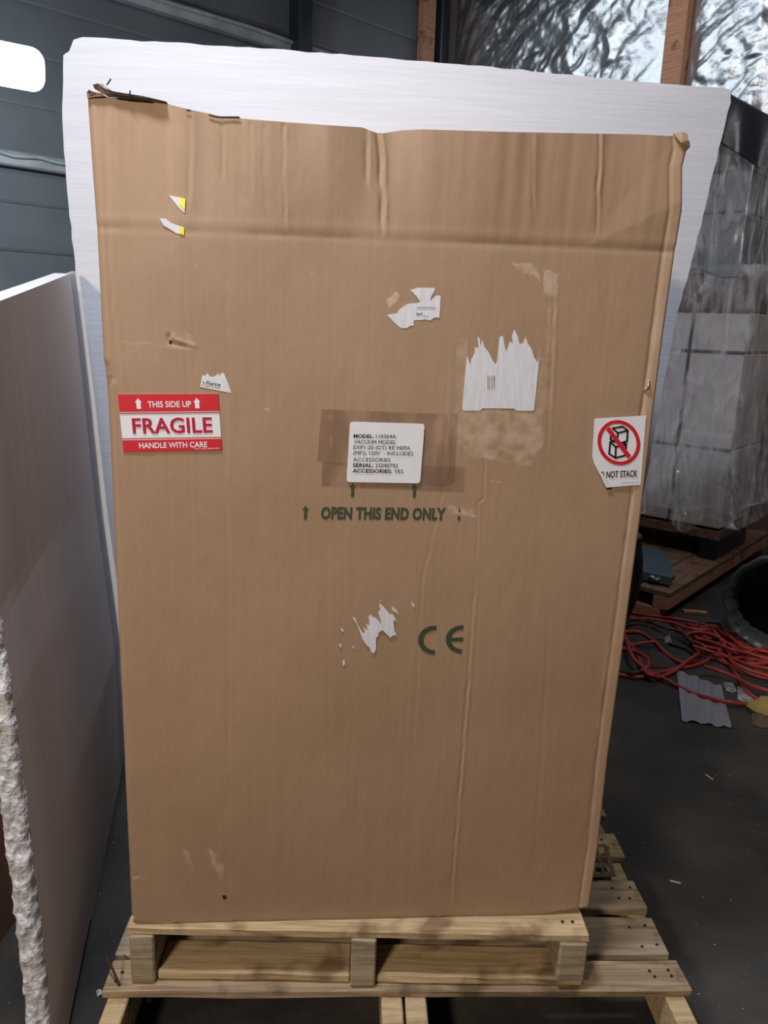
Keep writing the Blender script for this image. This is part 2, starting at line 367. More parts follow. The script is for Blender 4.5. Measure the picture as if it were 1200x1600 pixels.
for X in (.035, W1/2-.02, W1/2+.032, W1-.035):
    s = box('stringer', (.045 if abs(X-W1/2) > .1 else .046, 1.28, Z1-bt-.018), (X, .44, (Z1-bt+.018)/2), M['pine'], lp, bev=.003, rough=.0008)
    box('nail', (.006, .03, .002), (.006, -.54, (Z1-bt-.018)/2+.001), M['rust'], s, bev=0, rz=.3)
for y in (.30, .98):
    box('bottom_board', (W1, .09, .018), (W1/2, y, .009), M['pine_old'], lp, bev=.002)
bn = tube('bent_nail', [to_loc(lp, fz(168, 1523, Z1)+np.array([0, 0, .05])), to_loc(lp, fz(176, 1530, Z1)+np.array([0, 0, .03])), to_loc(lp, fz(187, 1541, Z1)+np.array([0, 0, .003]))], .0028, M['rust'], lp)

# ================================================================== UPPER PALLET
ZB = Z1+.004; ZT = .283
a_, b_ = fz(203, 1533, ZB), fz(912, 1545, ZB)
ang2 = math.atan2(b_[1]-a_[1], b_[0]-a_[0]); W2 = float(np.hypot(*(b_-a_)[:2]))
up = empty('wooden_pallet', (float(a_[0]), float(a_[1]), ZB), ang2)
tag(up, 'smaller wooden pallet directly beneath the big carton, on top of the wide pallet', 'pallet')
H2 = ZT-ZB; dt = .018
tops = [(0, .095, 'pine'), (.16, .24, 'pine_old'), (.32, .41, 'pine_grey'), (.49, .57, 'pine'), (.65, .74, 'pine_old'), (.83, .93, 'pine')]
for y0, y1, mm in tops:
    b = box('deck_board', (W2, y1-y0, dt), (W2/2, (y0+y1)/2, H2-dt/2), M[mm], up, bev=.002, rough=.0015, seg=14, ends=.002)
    if y0 == 0:
        for X in (W2/2-.028, W2/2-.05): nail(b, X, -.01, dt/2+.001)
for X, zb, wd in ((.030, 0, .052), (.505, 0, .055), (W2-.032, .019, .062)):
    box('stringer', (wd, .93, H2-dt-zb), (X, .465-.004, (H2-dt+zb)/2), M['pine_grey'], up, bev=.004, rough=.0022)
for x0, x1 in ((.058, .476), (.534, W2-.002)):
    box('bottom_board', (x1-x0, .09, .018), ((x0+x1)/2, .053, .009), M['pine'], up, bev=.002, rough=.0016, seg=7)

# ================================================================== THE BIG CARTON
def PX(px, py): p = fy(px, py, 0); return p[0], p[2]
DEPTH = .93
le = np.array([PX(*p) for p in [(133, 146), (150, 360), (160, 560), (165, 597), (168, 640), (181, 900), (194, 1200), (205, 1438)]])[::-1]
re_ = np.array([PX(*p) for p in [(1068, 214), (1070, 236), (1064, 262), (1064, 330), (1055, 400), (1038, 520), (1022, 640), (1003, 800), (976, 1000), (951, 1180), (936, 1320), (921, 1418)]])[::-1]
top = np.array([PX(*p) for p in [(133, 149), (150, 148), (170, 152), (240, 157), (290, 170), (350, 183), (450, 191), (565, 199), (575, 203), (588, 208), (600, 208), (625, 204), (660, 202), (800, 206), (1000, 210), (1060, 213), (1068, 216)]])
bot = np.array([PX(*p) for p in [(205, 1436), (214, 1442), (235, 1445), (255, 1448), (270, 1447), (320, 1443), (362, 1442), (366, 1440), (392, 1442), (400, 1446), (470, 1446), (530, 1447), (600, 1446), (700, 1441), (800, 1433), (834, 1430), (838, 1433), (880, 1425), (912, 1421), (921, 1417)]])
NU, NV = 420, 560
u = np.linspace(0, 1, NU); v = np.linspace(0, 1, NV)
zt_u = np.interp(-.512+u*1.02, top[:, 0], top[:, 1]); zb_u = np.interp(-.512+u*1.01, bot[:, 0], bot[:, 1])
zb_u += .005; zb_u += .0015*vnoise(u*60, u*0)
Zg = zb_u[:, None]+(zt_u-zb_u)[:, None]*v[None, :]
xl = np.interp(Zg, le[:, 1], le[:, 0]); xr = np.interp(Zg, re_[:, 1], re_[:, 0]); Xg = xl+(xr-xl)*u[:, None]
ZC = PX(600, 374)[1]
creases = []  # polyline (px), amplitude (m, + = inward groove), width, lit ridge beside it
def crease(pts, amp, wd, ridge=0.0, jit=.0): creases.append((np.array([PX(*p) for p in pts]), amp, wd, ridge, jit))
crease([(590, 203), (594, 240), (596, 300), (597, 371)], .007, .0045, .004)
crease([(573, 203), (572, 240), (574, 300)], .003, .004, .002)
crease([(443, 197), (443, 280), (446, 362)], .0026, .003, .0016)
crease([(934, 212), (934, 250), (932, 300), (932, 370)], .0034, .003, .0026)
crease([(295, 176), (297, 250), (292, 330)], .0022, .004, .0012)
crease([(347, 190), (348, 290)], .0022, .003, .001); crease([(391, 195), (393, 310)], .0018, .0035, .001)
crease([(830, 215), (832, 340)], .0014, .003, .001); crease([(412, 200), (413, 330)], .001, .004)
crease([(163, 152), (165, 240), (170, 400), (182, 560), (188, 620)], .0018, .004, .001)
crease([(745, 880), (738, 960), (732, 1050), (722, 1180), (712, 1300), (702, 1432)], .0032, .003, .0022)
crease([(758, 700), (756, 780), (747, 786), (745, 880)], .0022, .002, .0014)
crease([(868, 430), (862, 560), (856, 690), (852, 735)], .0018, .003, .0012)
crease([(700, 500), (695, 760), (660, 900), (652, 1060), (643, 1220)], .0008, .003, .0004)
crease([(350, 560), (356, 900), (358, 1300)], .0008, .004, .0004)
crease([(350, 380), (356, 640)], .0006, .005); crease([(505, 820), (520, 1300)], .0005, .006); crease([(860, 900), (845, 1200), (830, 1420)], .0007, .004)
crease([(1045, 290), (1040, 372), (1022, 520), (1000, 660), (982, 800), (958, 980), (936, 1150), (918, 1300), (908, 1390)], .0016, .003, .0006)
crease([(158, 562), (170, 590), (172, 600)], .006, .010); crease([(264, 520), (264, 534), (300, 546)], .004, .004, .003)
def tri_dist(X, Z, P):
    best = np.full(X.shape, 9.0); sgn = np.zeros(X.shape)
    for a, b in zip(P[:-1], P[1:]):
        d = b-a; L2 = d@d; t = np.clip(((X-a[0])*d[0]+(Z-a[1])*d[1])/L2, 0, 1)
        ex = X-a[0]-t*d[0]; ez = Z-a[1]-t*d[1]; D = np.hypot(ex, ez); m_ = D < best
        best = np.where(m_, D, best); sgn = np.where(m_, np.sign(ex), sgn)
    return best, sgn
def face_y(X, Z, fine=True):
    X = np.asarray(X, float); Z = np.asarray(Z, float); Y = np.zeros(X.shape)
    # shallow pillow and slow waviness of a real panel
    Y += .003*fbm(X*3+4, Z*2.2, 2)
    # horizontal score line of the top flap; above it the panel leans back a little with vertical waves
    d = Z-ZC; Y += .0009*np.exp(-(d/.006)**2)*(.7+.8*vnoise(X*14, X*0))-.0004*np.exp(-((d-.016)/.008)**2)
    up_ = np.clip(d/.22, 0, 1); Y += .003*up_**1.5+up_**.6*(.0075*vnoise(X*20, Z*1.5)+.009*vnoise(X*6+3, Z*2.2+8)+.0030*vnoise(X*62, Z*1.6)*(.5+vnoise(X*5, Z*3+2)))
    def sd(a, b):
        pa, pb = np.array(PX(*a)), np.array(PX(*b)); t_ = (pb-pa)/np.linalg.norm(pb-pa); return (X-pa[0])*(-t_[1])+(Z-pa[1])*t_[0]
    s1 = sd((252, 160), (440, 372)); s1 = np.maximum(s1, 0); Y -= .045*np.minimum(s1, np.maximum(d, 0))
    s2 = -sd((1035, 235), (915, 385)); s2 = np.maximum(-s2, 0); Y -= .05*np.minimum(s2, np.maximum(d, 0))
    # push-in dent around the split in the middle of the top edge
    xm = PX(594, 260)[0]; Y += .016*np.exp(-((X-xm)/.06)**2)*np.clip((Z-ZC)/.27, 0, 1)
    Y += -.006*np.exp(-((X-xm-.16)/.09)**2)*np.clip((Z-ZC)/.27, 0, 1)
    for P, amp, wd, rg, jit in creases:
        x0, x1 = P[:, 0].min()-.04, P[:, 0].max()+.04; z0, z1 = P[:, 1].min()-.04, P[:, 1].max()+.04
        m_ = (X > x0) & (X < x1) & (Z > z0) & (Z < z1)
        if not m_.any(): continue
        tz = (Z[m_]-P[:, 1].min())/max(np.ptp(P[:, 1]), .01); fade = np.clip(tz*5, 0, 1)*np.clip((1-tz)*5+(1 if P[:, 1].max() > 1.82 else 0), 0, 1)*(.65+.7*vnoise(Z[m_]*35+amp*9999, Z[m_]*0))
        D, s = tri_dist(X[m_]+.0015*vnoise(Z[m_]*60, Z[m_]*0), Z[m_], P)
        Y[m_] += .7*fade*(amp*np.exp(-(D/wd)**2)-rg*np.exp(-((D*s-wd*1.6)/wd)**2))
    # hand-sized ripple, fine fluting
    if fine: Y += .0006*fbm(X*30, Z*14, 3)
    # rounded vertical edges
    xr_ = np.interp(Z, re_[:, 1], re_[:, 0]); xl_ = np.interp(Z, le[:, 1], le[:, 0])
    e = np.clip(1-(xr_-X)/.024, 0, 1.0); Y += -.0045*e+.0016*np.exp(-((xr_-X-.024)/.003)**2); e = np.clip(1-(xr_-X)/.006, 0, 1.0); Y += .010*e**2
    e = np.clip(1-(X-xl_)/.012, 0, 1.0); Y += .008*e**2
    return Y
zt_u = zt_u+.25*face_y(Xg[:, -1], Zg[:, -1])
Zg = zb_u[:, None]+(zt_u-zb_u)[:, None]*v[None, :]
Yg = face_y(Xg, Zg)
carton = empty('large_carton', (0, 0, ZT)); tag(carton, 'tall brown cardboard carton with red fragile label, standing on two pallets', 'carton')
# front + left/right sides as one skin
def ring(i_edge, X0, Y0, Z0, sign):
    pts = []
    for t in (.25, 1.0): pts.append(np.stack([X0+sign*(.0), Y0+(DEPTH-Y0)*t if t == 1 else Y0+.03, Z0], -1))
    return pts
cols = [np.stack([np.full(NV, Xg[0].mean())*.5+Xg[0]*.5, np.full(NV, DEPTH), Zg[0]], -1), np.stack([Xg[0]-.001, Yg[0]+.03, Zg[0]], -1)]
P = np.concatenate([np.array(cols), np.stack([Xg, Yg, Zg], -1), np.array([np.stack([Xg[-1]+.001, Yg[-1]+.03, Zg[-1]], -1), np.stack([Xg[-1], np.full(NV, DEPTH), Zg[-1]], -1)])], 0)
P[:, :, 2] = np.maximum(P[:, :, 2], ZT+.0032)
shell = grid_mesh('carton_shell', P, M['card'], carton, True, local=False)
# wear / dark attributes
XX, ZZ = P[:, :, 0], P[:, :, 2]; wear_lit = np.zeros(XX.shape); dark = np.zeros(XX.shape)
def inpoly(poly, X, Z):
    pts = [PX(*p) for p in poly]; r = np.zeros(X.shape, bool)
    for (x1, z1), (x2, z2) in zip(pts, pts[1:]+pts[:1]):
        c = ((z1 > Z) != (z2 > Z)); xi = (x2-x1)*(Z-z1)/(z2-z1+1e-12)+x1; r ^= (c & (X < xi))
    return r
def patch(poly, amt, nz=60, thr=-.3):
    j = .006*vnoise(ZZ*90, XX*90); j2 = .006*vnoise(ZZ*80+9, XX*80+5)
    k = inpoly(poly, XX+j, ZZ+j2); wear_lit[k] = np.maximum(wear_lit[k], amt*np.clip(.55+1.2*fbm(XX*nz, ZZ*nz, 3)[k], 0, 1))
patch([(705, 655), (725, 640), (845, 640), (850, 690), (828, 728), (800, 728), (770, 718), (735, 715), (715, 690)], .55, 55)
patch([(715, 530), (730, 520), (728, 640), (712, 645)], .35); patch([(838, 540), (856, 560), (848, 650), (838, 650)], .35)
patch([(850, 420), (872, 428), (866, 490), (850, 460)], .6); patch([(800, 408), (830, 412), (848, 440), (832, 432), (805, 418)], .7)
patch([(700, 790), (740, 795), (748, 808), (705, 803)], .8, 90); patch([(855, 480), (868, 480), (858, 640), (850, 640)], .25)
patch([(283, 1325), (292, 1325), (300, 1345), (300, 1372), (290, 1352)], .42, 50); patch([(325, 1325), (342, 1335), (352, 1362), (345, 1375), (333, 1352)], .5, 50)
patch([(605, 470), (618, 455), (625, 462), (610, 482)], .8, 90); patch([(205, 1368), (232, 1372), (232, 1376), (205, 1372)], .6)
patch([(150, 530), (290, 540), (300, 548), (262, 545)], .2)
patch([(265, 520), (300, 520), (304, 545), (270, 540)], .22)
patch([(1042, 372), (1054, 372), (960, 980), (912, 1400), (906, 1400), (950, 980)], .22, 20)  # lit strip down the right edge, put into the colour
for _ in range(26):
    x, y = rnd.uniform(250, 900), rnd.uniform(380, 760); s = rnd.uniform(.8, 1.6)
    patch([(x-s, y-s*1.5), (x+s, y-s), (x+s*.6, y+s*1.5)], .9, 10)
k = (np.abs(ZZ-ZC) < .004+.003*vnoise(XX*30, XX*0)); dark[k] = .07
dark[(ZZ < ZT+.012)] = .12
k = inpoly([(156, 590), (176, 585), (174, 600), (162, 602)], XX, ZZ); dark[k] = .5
for nm, arr in (('wear_lit', wear_lit), ('dark', dark)):
    a = shell.data.attributes.new(nm, 'FLOAT', 'POINT'); a.data.foreach_set('value', arr.ravel().astype(np.float32))
# back, top, bottom
def quadbox(name, pts, fs, m): return mesh(name, pts, fs, m, carton, False, local=False)
nU = NU
tv = [];
for i in range(0, NU, 6): tv.append((Xg[i, -1], Yg[i, -1]+.001, Zg[i, -1]-.001))
tv = np.array(tv); n = len(tv)
vs = list(tv)+[(x, DEPTH, z) for x, _, z in tv]
quadbox('top_flap', vs, [(i, i+1, i+1+n, i+n) for i in range(n-1)], M['card'])
bx0, bx1 = Xg[0, 0], Xg[-1, 0]
quadbox('back_panel', [(bx0, DEPTH, ZT+.004), (bx1, DEPTH, ZT+.004), (Xg[-1, -1], DEPTH, Zg[-1, -1]), (Xg[0, -1], DEPTH, Zg[0, -1])], [(0, 1, 2, 3)], M['card'])
quadbox('bottom_flap', [(bx0+.01, .03, ZT+.0035), (bx1-.02, .03, ZT+.0035), (bx1-.02, DEPTH, ZT+.0035), (bx0+.01, DEPTH, ZT+.0035)], [(0, 1, 2, 3)], M['card'])
# torn top left corner: curled ply strip with blackened underside
def on_face(pts, off): 
    X = np.array([PX(*p)[0] for p in pts]); Z = np.array([PX(*p)[1] for p in pts]); Y = face_y(X, Z, False)-off
    return np.stack([X, Y, Z], -1)
PLANES = {}
def plane_of(pts, off):
    q_ = np.array([PX(*p) for p in pts]); gx, gz = np.meshgrid(np.linspace(q_[:, 0].min(), q_[:, 0].max(), 25), np.linspace(q_[:, 1].min(), q_[:, 1].max(), 25)); gx = gx.ravel(); gz = gz.ravel()
    y_ = face_y(gx, gz, False); A_ = np.stack([gx, gz, np.ones_like(gx)], -1); k_ = np.linalg.lstsq(A_, y_, rcond=None)[0]
    k_[2] += min(0, np.percentile(y_-A_@k_, 1))-off+.0014; return k_
def plate(name, pts, off, m, parent, th=.0008, label=None, flat=False):
    """thin flat piece lying on the carton's face: outline in photo pixels measured on that face"""
    V = on_face(pts, off); n = len(V); pk = PLANES.get(parent.name)
    if flat: kk = plane_of(pts, off); V[:, 1] = V[:, 0]*kk[0]+V[:, 2]*kk[1]+kk[2]
    elif pk is not None: V[:, 1] = V[:, 0]*pk[0]+V[:, 2]*pk[1]+pk[2]-.0005-(off-.0022)*.35
    vs = [tuple(x) for x in V]; fs = [tuple(t) for t in tessellate_polygon([[Vector((x, z, 0)) for x, y, z in vs]])]
    vs2 = vs+[(x, y+th, z) for x, y, z in vs]; fs2 = fs+[tuple(i+n for i in f_[::-1]) for f_ in fs]+[(i, (i+1) % n, (i+1) % n+n, i+n) for i in range(n)]
    o = mesh(name, vs2, fs2, m, parent, False, local=False)
    if label: o['label'] = label
    if flat: PLANES[o.name] = kk
    return o
strip_t = [(146, 132), (153, 123), (162, 132), (170, 138), (190, 142), (215, 146), (240, 155), (260, 160)]
strip_b = [(146, 137), (154, 142), (168, 150), (184, 151), (205, 154), (232, 158), (250, 159), (260, 161)]
V = []; F_ = []
for i, (a, b) in enumerate(zip(strip_t, strip_b)):
    pa, pb = PX(*a), PX(*b); V += [(pa[0], .02+.01*math.sin(i*2.1), pa[1]), ((pa[0]+pb[0])/2, -.004, (pa[1]+pb[1])/2+.001), (pb[0], .006, pb[1])]
for i in range(len(strip_t)-1):
    for j in (0, 1): F_.append((i*3+j, i*3+j+1, i*3+j+4, i*3+j+3))
tf = mesh('torn_flap', V, F_, M['card_torn'], carton, False, local=False); tf['label'] = 'frayed strip torn loose at the top left corner'
sm = tf.modifiers.new('s', 'SOLIDIFY'); sm.thickness = .003
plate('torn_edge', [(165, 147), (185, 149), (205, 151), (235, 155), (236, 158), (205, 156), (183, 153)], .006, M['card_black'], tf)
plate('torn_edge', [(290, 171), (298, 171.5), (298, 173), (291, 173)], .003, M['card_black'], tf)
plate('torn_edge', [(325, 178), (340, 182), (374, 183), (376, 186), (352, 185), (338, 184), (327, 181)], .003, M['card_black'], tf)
for a, b in (((168, 134), (175, 125)), ((203, 150), (205, 143))):
    pa, pb = PX(*a), PX(*b); tube('splinter', [(pa[0], -.004, pa[1]), (pb[0], -.006, pb[1])], .0012, M['card_black'], tf, 5, 2, local=False)
plate('crushed_corner', [(134, 142), (139, 139), (142, 142), (148, 144), (160, 146), (164, 150), (150, 151), (138, 152), (134, 150)], .005, M['card_torn'], carton, .004)
# crushed flap on the top right corner
V = [(*PX(1047, 213), -.001), (*PX(1062, 210), -.002), (*PX(1068, 214), -.003), (*PX(1067, 223), -.006), (*PX(1071, 224), .0), (*PX(1071, 232), -.004), (*PX(1065, 239), .0), (*PX(1055, 228), -.010)]
V = [(x, y-.010, z) for x, z, y in V]
ff = mesh('crushed_flap', V, [(0, 1, 7), (1, 2, 3, 7), (3, 4, 5, 7), (5, 6, 7)], M['card'], carton, False, local=False)
sm = ff.modifiers.new('s', 'SOLIDIFY'); sm.thickness = .003

# ---------- lettering helper
def text(name, body, bl, br, tl, off, m, parent, bold=0.0, shear=0.0, label=None, space=1.0):
    cu = bpy.data.curves.new('t', 'FONT'); cu.body = body; cu.size = 1; cu.offset = bold; cu.shear = shear; cu.resolution_u = 3; cu.space_character = space
    to = bpy.data.objects.new('t', cu); C.objects.link(to)
    dg = bpy.context.evaluated_depsgraph_get(); me = bpy.data.meshes.new_from_object(to.evaluated_get(dg))
    co = np.array([v.co[:] for v in me.vertices]); fs = [tuple(p.vertices) for p in me.polygons]
    bpy.data.objects.remove(to); bpy.data.curves.remove(cu); bpy.data.meshes.remove(me)
    lo, hi = co.min(0), co.max(0)
    # height reference: capitals
    s = (co[:, :2]-lo[:2])/(hi[:2]-lo[:2])
    bl, br, tl = [np.array(PX(*p)) for p in (bl, br, tl)]
    Q = bl+s[:, :1]*(br-bl)+s[:, 1:2]*(tl-bl)
    pk = PLANES.get(parent.name)
    Y = face_y(Q[:, 0], Q[:, 1], True)-.0008 if pk is None else Q[:, 0]*pk[0]+Q[:, 1]*pk[1]+pk[2]-.0011
    return mesh(name, np.stack([Q[:, 0], Y, Q[:, 1]], -1), fs, m, parent, False, local=False)
def quad(name, p, off, m, parent): return plate(name, p, off, m, parent, .0003)
def rquad(c, r):
    out = []
    c = [np.array(p, float) for p in c]
    for i in range(4):
        a, b, d = c[i-1], c[i], c[(i+1) % 4]; ua = (a-b)/np.linalg.norm(a-b); ud = (d-b)/np.linalg.norm(d-b)
        p0 = b+ua*r; p1 = b+ud*r
        for t in (0, .33, .67, 1): out.append(tuple((1-t)**2*p0+2*t*(1-t)*b+t*t*p1))
    return out
O1, O2, O3 = .0022, .0030, .0036
# ---------- fragile label
q = [(184, 616), (341, 615), (347, 703), (193, 706)]
def bil(u_, v_):
    a, b, c, d = [np.array(p, float) for p in q]; t_ = a*(1-u_)+b*u_; bb = d*(1-u_)+c*u_; return tuple(t_*(1-v_)+bb*v_)
fr = plate('fragile_label', q, O1, M['paper'], carton, .0006, 'red and white label reading THIS SIDE UP FRAGILE HANDLE WITH CARE', flat=True)
def band(v0, v1, m, nm): quad(nm, [bil(0, v0), bil(1, v0), bil(1, v1), bil(0, v1)], O2, m, fr)
band(0, .305, M['red'], 'red_band'); band(.325, .34, M['darkred'], 'red_line'); band(.765, .78, M['darkred'], 'red_line'); band(.80, 1, M['red'], 'red_band')
def T(body, u0, v0, u1, v1, m, bold, par=None): text('lettering', body, bil(u0, v1), bil(u1, v1), bil(u0, v0), O3, m, par or fr, bold)
T('THIS SIDE UP', .29, .125, .725, .235, M['paper'], .02)
T('FRAGILE', .115, .415, .92, .69, M['darkred'], .018)
T('HANDLE WITH CARE', .165, .845, .855, .945, M['paper'], .02)
T('S-1341  ULINE 1-800-295-5510', .72, .955, .975, .98, M['paper'], .0)
for cx in (.198, .783):
    ar = [(cx-.035, .15), (cx, .07), (cx+.035, .15), (cx+.021, .15), (cx+.023, .255), (cx-.021, .255), (cx-.021, .15)]
    quad('arrow', [bil(*p) for p in ar], O3, M['paper'], fr)
# ---------- do-not-stack label
def Z6(x, y): return (880+x/6.6667, 580+y/6.6667)
ds = plate('warning_label', [Z6(*p) for p in [(322, 492), (855, 459), (798, 1180), (440, 1208), (395, 1115), (352, 1030), (318, 960), (298, 880)]], O1, M['paper'], carton, .0006, 'white label with red no-stacking symbol and torn left edge', flat=True)
def ringp(cx, cy, rx, ry, rot, a0, a1, w, n=40):
    o = []; 
    for rr_, rng in ((1, range(n+1)), (0, range(n, -1, -1))):
        for i in rng:
            a = math.radians(a0+(a1-a0)*i/n); R1 = rx-(0 if rr_ else w); R2 = ry-(0 if rr_ else w)
            x, y = R1*math.cos(a), R2*math.sin(a); o.append((cx+x*math.cos(rot)-y*math.sin(rot), cy+x*math.sin(rot)+y*math.cos(rot)))
    return o
for a0, a1 in ((0, 179.9), (180, 359.9)):
    quad('red_ring', [Z6(*p) for p in ringp(571, 740, 217, 238, -.42, a0, a1, 38)], O2+.0002, M['red'], ds)
def strk(a, b, wd, m, off, nm='symbol_line'):
    a, b = np.array(a, float), np.array(b, float); d = (b-a)/np.linalg.norm(b-a); n_ = np.array([-d[1], d[0]])*wd/2; a = a-d*wd*.3; b = b+d*wd*.3
    quad(nm, [Z6(*p) for p in (a+n_, b+n_, b-n_, a-n_)], off, m, ds)
for a, b in [((505, 592), (610, 575)), ((610, 575), (662, 612)), ((662, 612), (655, 725)), ((560, 640), (662, 615)), ((560, 640), (556, 690)), ((505, 592), (560, 640)), ((490, 660), (485, 705)), ((485, 705), (530, 735)), ((655, 725), (600, 742)),
             ((482, 735), (540, 785)), ((540, 785), (645, 765)), ((482, 735), (470, 855)), ((470, 855), (535, 900)), ((535, 900), (540, 785)), ((535, 900), (640, 872)), ((482, 735), (520, 725)), ((645, 765), (645, 800)), ((610, 745), (650, 752))]:
    strk(a, b, 19, M['black'], O2)
strk((462, 600), (672, 880), 46, M['red'], O3)
text('lettering', 'O NOT STACK', Z6(372, 1112), Z6(762, 1094), Z6(376, 1042), O3, M['black'], ds, .022)
text('lettering', 'S-6544 ULINE 1-800-295-5510', Z6(590, 1166), Z6(775, 1158), Z6(590, 1156), O3, M['grey_ink'], ds)
plate('curled_corner', [Z6(*p) for p in [(318, 960), (352, 1010), (410, 1075), (460, 1140), (500, 1202), (440, 1208), (395, 1115)]], .0055, M['paper_torn'], ds)
plate('painted_curl_shade', [Z6(*p) for p in [(425, 1180), (500, 1202), (490, 1222), (450, 1226)]], .0012, M['black'], ds)  # black patch painted as the shade under the curled corner
# staple above it
pa, pb, pc, pd = [PX(*Z6(*p)) for p in ((912, 112), (880, 108), (868, 180), (840, 208))]
tube('staple', [(pa[0], .004, pa[1]), (pb[0], -.004, pb[1]), (pc[0], -.006, pc[1]), (pd[0], .0, pd[1])], .0017, M['steel'], carton, 6, 5, local=False)['label'] = 'shiny metal staple'
# ---------- model label
def Z4(x, y): return (450+x/3.636, 600+y/3.636)
for t in ([(190, 143), (965, 172), (945, 560), (880, 590), (165, 436)], [(195, 440), (1005, 470), (996, 615), (190, 580)]):
    plate('packing_tape', [Z4(*p) for p in t], .0016 if t[0][1] < 200 else .0019, M['tape'], carton, .0001, None, True)
ml = plate('model_label', rquad([Z4(352, 213), Z4(776, 225), Z4(750, 563), Z4(332, 555)], 5), O1+.0020, M['paper'], carton, .0006, 'white rounded label with printed model and serial lines', flat=True)
def LT(body, x0, x1, y, bold=0, h_=21, dy=.012): text('lettering', body, Z4(x0, y), Z4(x1, y+(x1-x0)*dy), Z4(x0+1, y-h_), O3+.0006, M['black'], ml, bold)
LT('MODEL:', 372, 484, 304, .025); LT('110364A.', 498, 617, 305)
LT('VACUUM MODEL', 373, 612, 337)
LT('EXP1-20 (DT) RE HEPA', 371, 692, 374, 0, 27)
LT('(MFS) 120V  - INCLUDES', 370, 708, 406, 0, 27)
LT('ACCESSORIES', 369, 580, 437)
LT('SERIAL:', 367, 483, 469, .025); LT('25040792', 494, 622, 471)
LT('ACCESSORIES:', 366, 588, 501, .025); LT('YES', 600, 653, 504)
# ---------- printed marks in green
def arrow_px(cx, y0, y1, w_=14):
    plate('printed_arrow', [(cx, y0), (cx+w_*.36, y0+(y1-y0)*.32), (cx+w_*.17, y0+(y1-y0)*.32), (cx+w_*.13, y1), (cx-w_*.2, y1), (cx-w_*.15, y0+(y1-y0)*.32), (cx-w_*.38, y0+(y1-y0)*.32)], .0010, M['green'], carton, .0002)
arrow_px(477.5, 790, 811.5); arrow_px(551, 754.5, 776); arrow_px(647.5, 756, 777)
plate('printed_arrow', [(717, 792), (719, 797), (718.6, 800), (716, 799)], .0010, M['green'], carton, .0002)
plate('printed_arrow', [(715, 806), (718.5, 806), (718, 813), (715, 812.5)], .0010, M['green'], carton, .0002)
text('printed_lettering', 'OPEN THIS END ONLY', (501, 811.5), (695, 813), (502, 791.5), .0010, M['green'], carton, .045, space=1.05)
def Z7(x, y): return (500+x/4.2857, 900+y/4.2857)
def half(cx, cy, rx, ry, w_, x_end):
    o = []
    for i in range(25): a = math.radians(90+180*i/24); o.append((cx+rx*math.cos(a), cy-ry*math.sin(a)))
    o.append((x_end, cy+ry)); o.append((x_end, cy+ry-w_))
    for i in range(24, -1, -1): a = math.radians(90+180*i/24); o.append((cx+(rx-w_-4)*math.cos(a), cy-(ry-w_)*math.sin(a)))
    o = [(x_end+10, cy-ry+w_-2), (x_end+11, cy-ry-2)]+o
    return [Z7(*p) for p in o]
plate('printed_lettering', half(768, 429, 112, 97, 30, 768)[0:], .0010, M['green'], carton, .0002)
plate('printed_lettering', half(950, 424, 108, 95, 30, 949)[0:], .0010, M['green'], carton, .0002)
plate('printed_lettering', [Z7(*p) for p in [(868, 412), (957, 410), (956, 436), (868, 438)]], .0012, M['green'], carton, .0002)
# ---------- torn paper remnants
def Z5(x, y): return (580+x/3.75, 400+y/3.75)
def Z3(x, y): return (120+x/4., 500+y/4.)
r1 = plate('label_remnant', [Z5(*p) for p in [(228, 200), (275, 186), (372, 187), (370, 205), (355, 230), (342, 262), (365, 248), (385, 230), (407, 236), (400, 362), (370, 360), (345, 378), (318, 372), (280, 375), (250, 377), (247, 410), (230, 408), (205, 424), (172, 422), (130, 385), (93, 345), (155, 335), (160, 318), (210, 282), (240, 277), (270, 278), (288, 266), (262, 232)]], O1, M['paper_torn'], carton, .0005, 'ragged white scrap with cut off letters', flat=True)
text('lettering', 'GHT', Z5(262, 348), Z5(300, 349), Z5(262, 332), O3, M['black'], r1, .01)
quad('ruled_line', [Z5(*p) for p in [(265, 299), (376, 301), (376, 304), (265, 302)]], O3, M['grey_ink'], r1); quad('ruled_line', [Z5(*p) for p in [(302, 349), (335, 350), (335, 352), (302, 351)]], O3, M['grey_ink'], r1)
r2 = plate('label_remnant', [Z5(*p) for p in [(560, 582), (580, 640), (584, 610), (605, 570), (610, 535), (630, 540), (622, 470), (636, 485), (640, 530), (650, 492), (664, 535), (685, 560), (712, 615), (728, 635), (738, 615), (745, 540), (752, 472), (772, 470), (785, 545), (792, 560), (812, 500), (830, 515), (824, 470), (838, 430), (860, 475), (868, 515), (890, 512), (904, 474), (918, 515), (938, 545), (952, 590), (975, 628), (986, 590), (955, 898), (948, 908), (850, 906), (836, 894), (652, 892), (636, 906), (542, 906), (533, 896)]], O1, M['paper_torn'], carton, .0005, 'large white shipping label torn to spikes along its top', flat=True)
for x in (680, 690, 704, 718): quad('faint_bar', [Z5(*p) for p in [(x, 700), (x+3, 700), (x+2, 778), (x-1, 778)]], O3, M['card_torn'], r2)
r3 = plate('label_remnant', [Z3(*p) for p in [(785, 345), (800, 352), (818, 332), (830, 352), (850, 356), (872, 346), (884, 334), (893, 350), (908, 328), (922, 338), (940, 380), (958, 430), (964, 456), (772, 418)]], O1, M['paper_torn'], carton, .0005, 'small torn scrap with part of a freight name', flat=True)
text('lettering', 'Force', Z3(806, 402), Z3(898, 416), Z3(808, 378), O3, M['black'], r3, .01, .3)
text('lettering', 'Freight Canada', Z3(783, 414), Z3(893, 430), Z3(783, 402), O3, M['grey_ink'], r3, 0)
quad('lettering', [Z3(*p) for p in [(787, 378), (797, 388), (793, 398), (789, 396), (792, 388)]], O3, M['black'], r3)
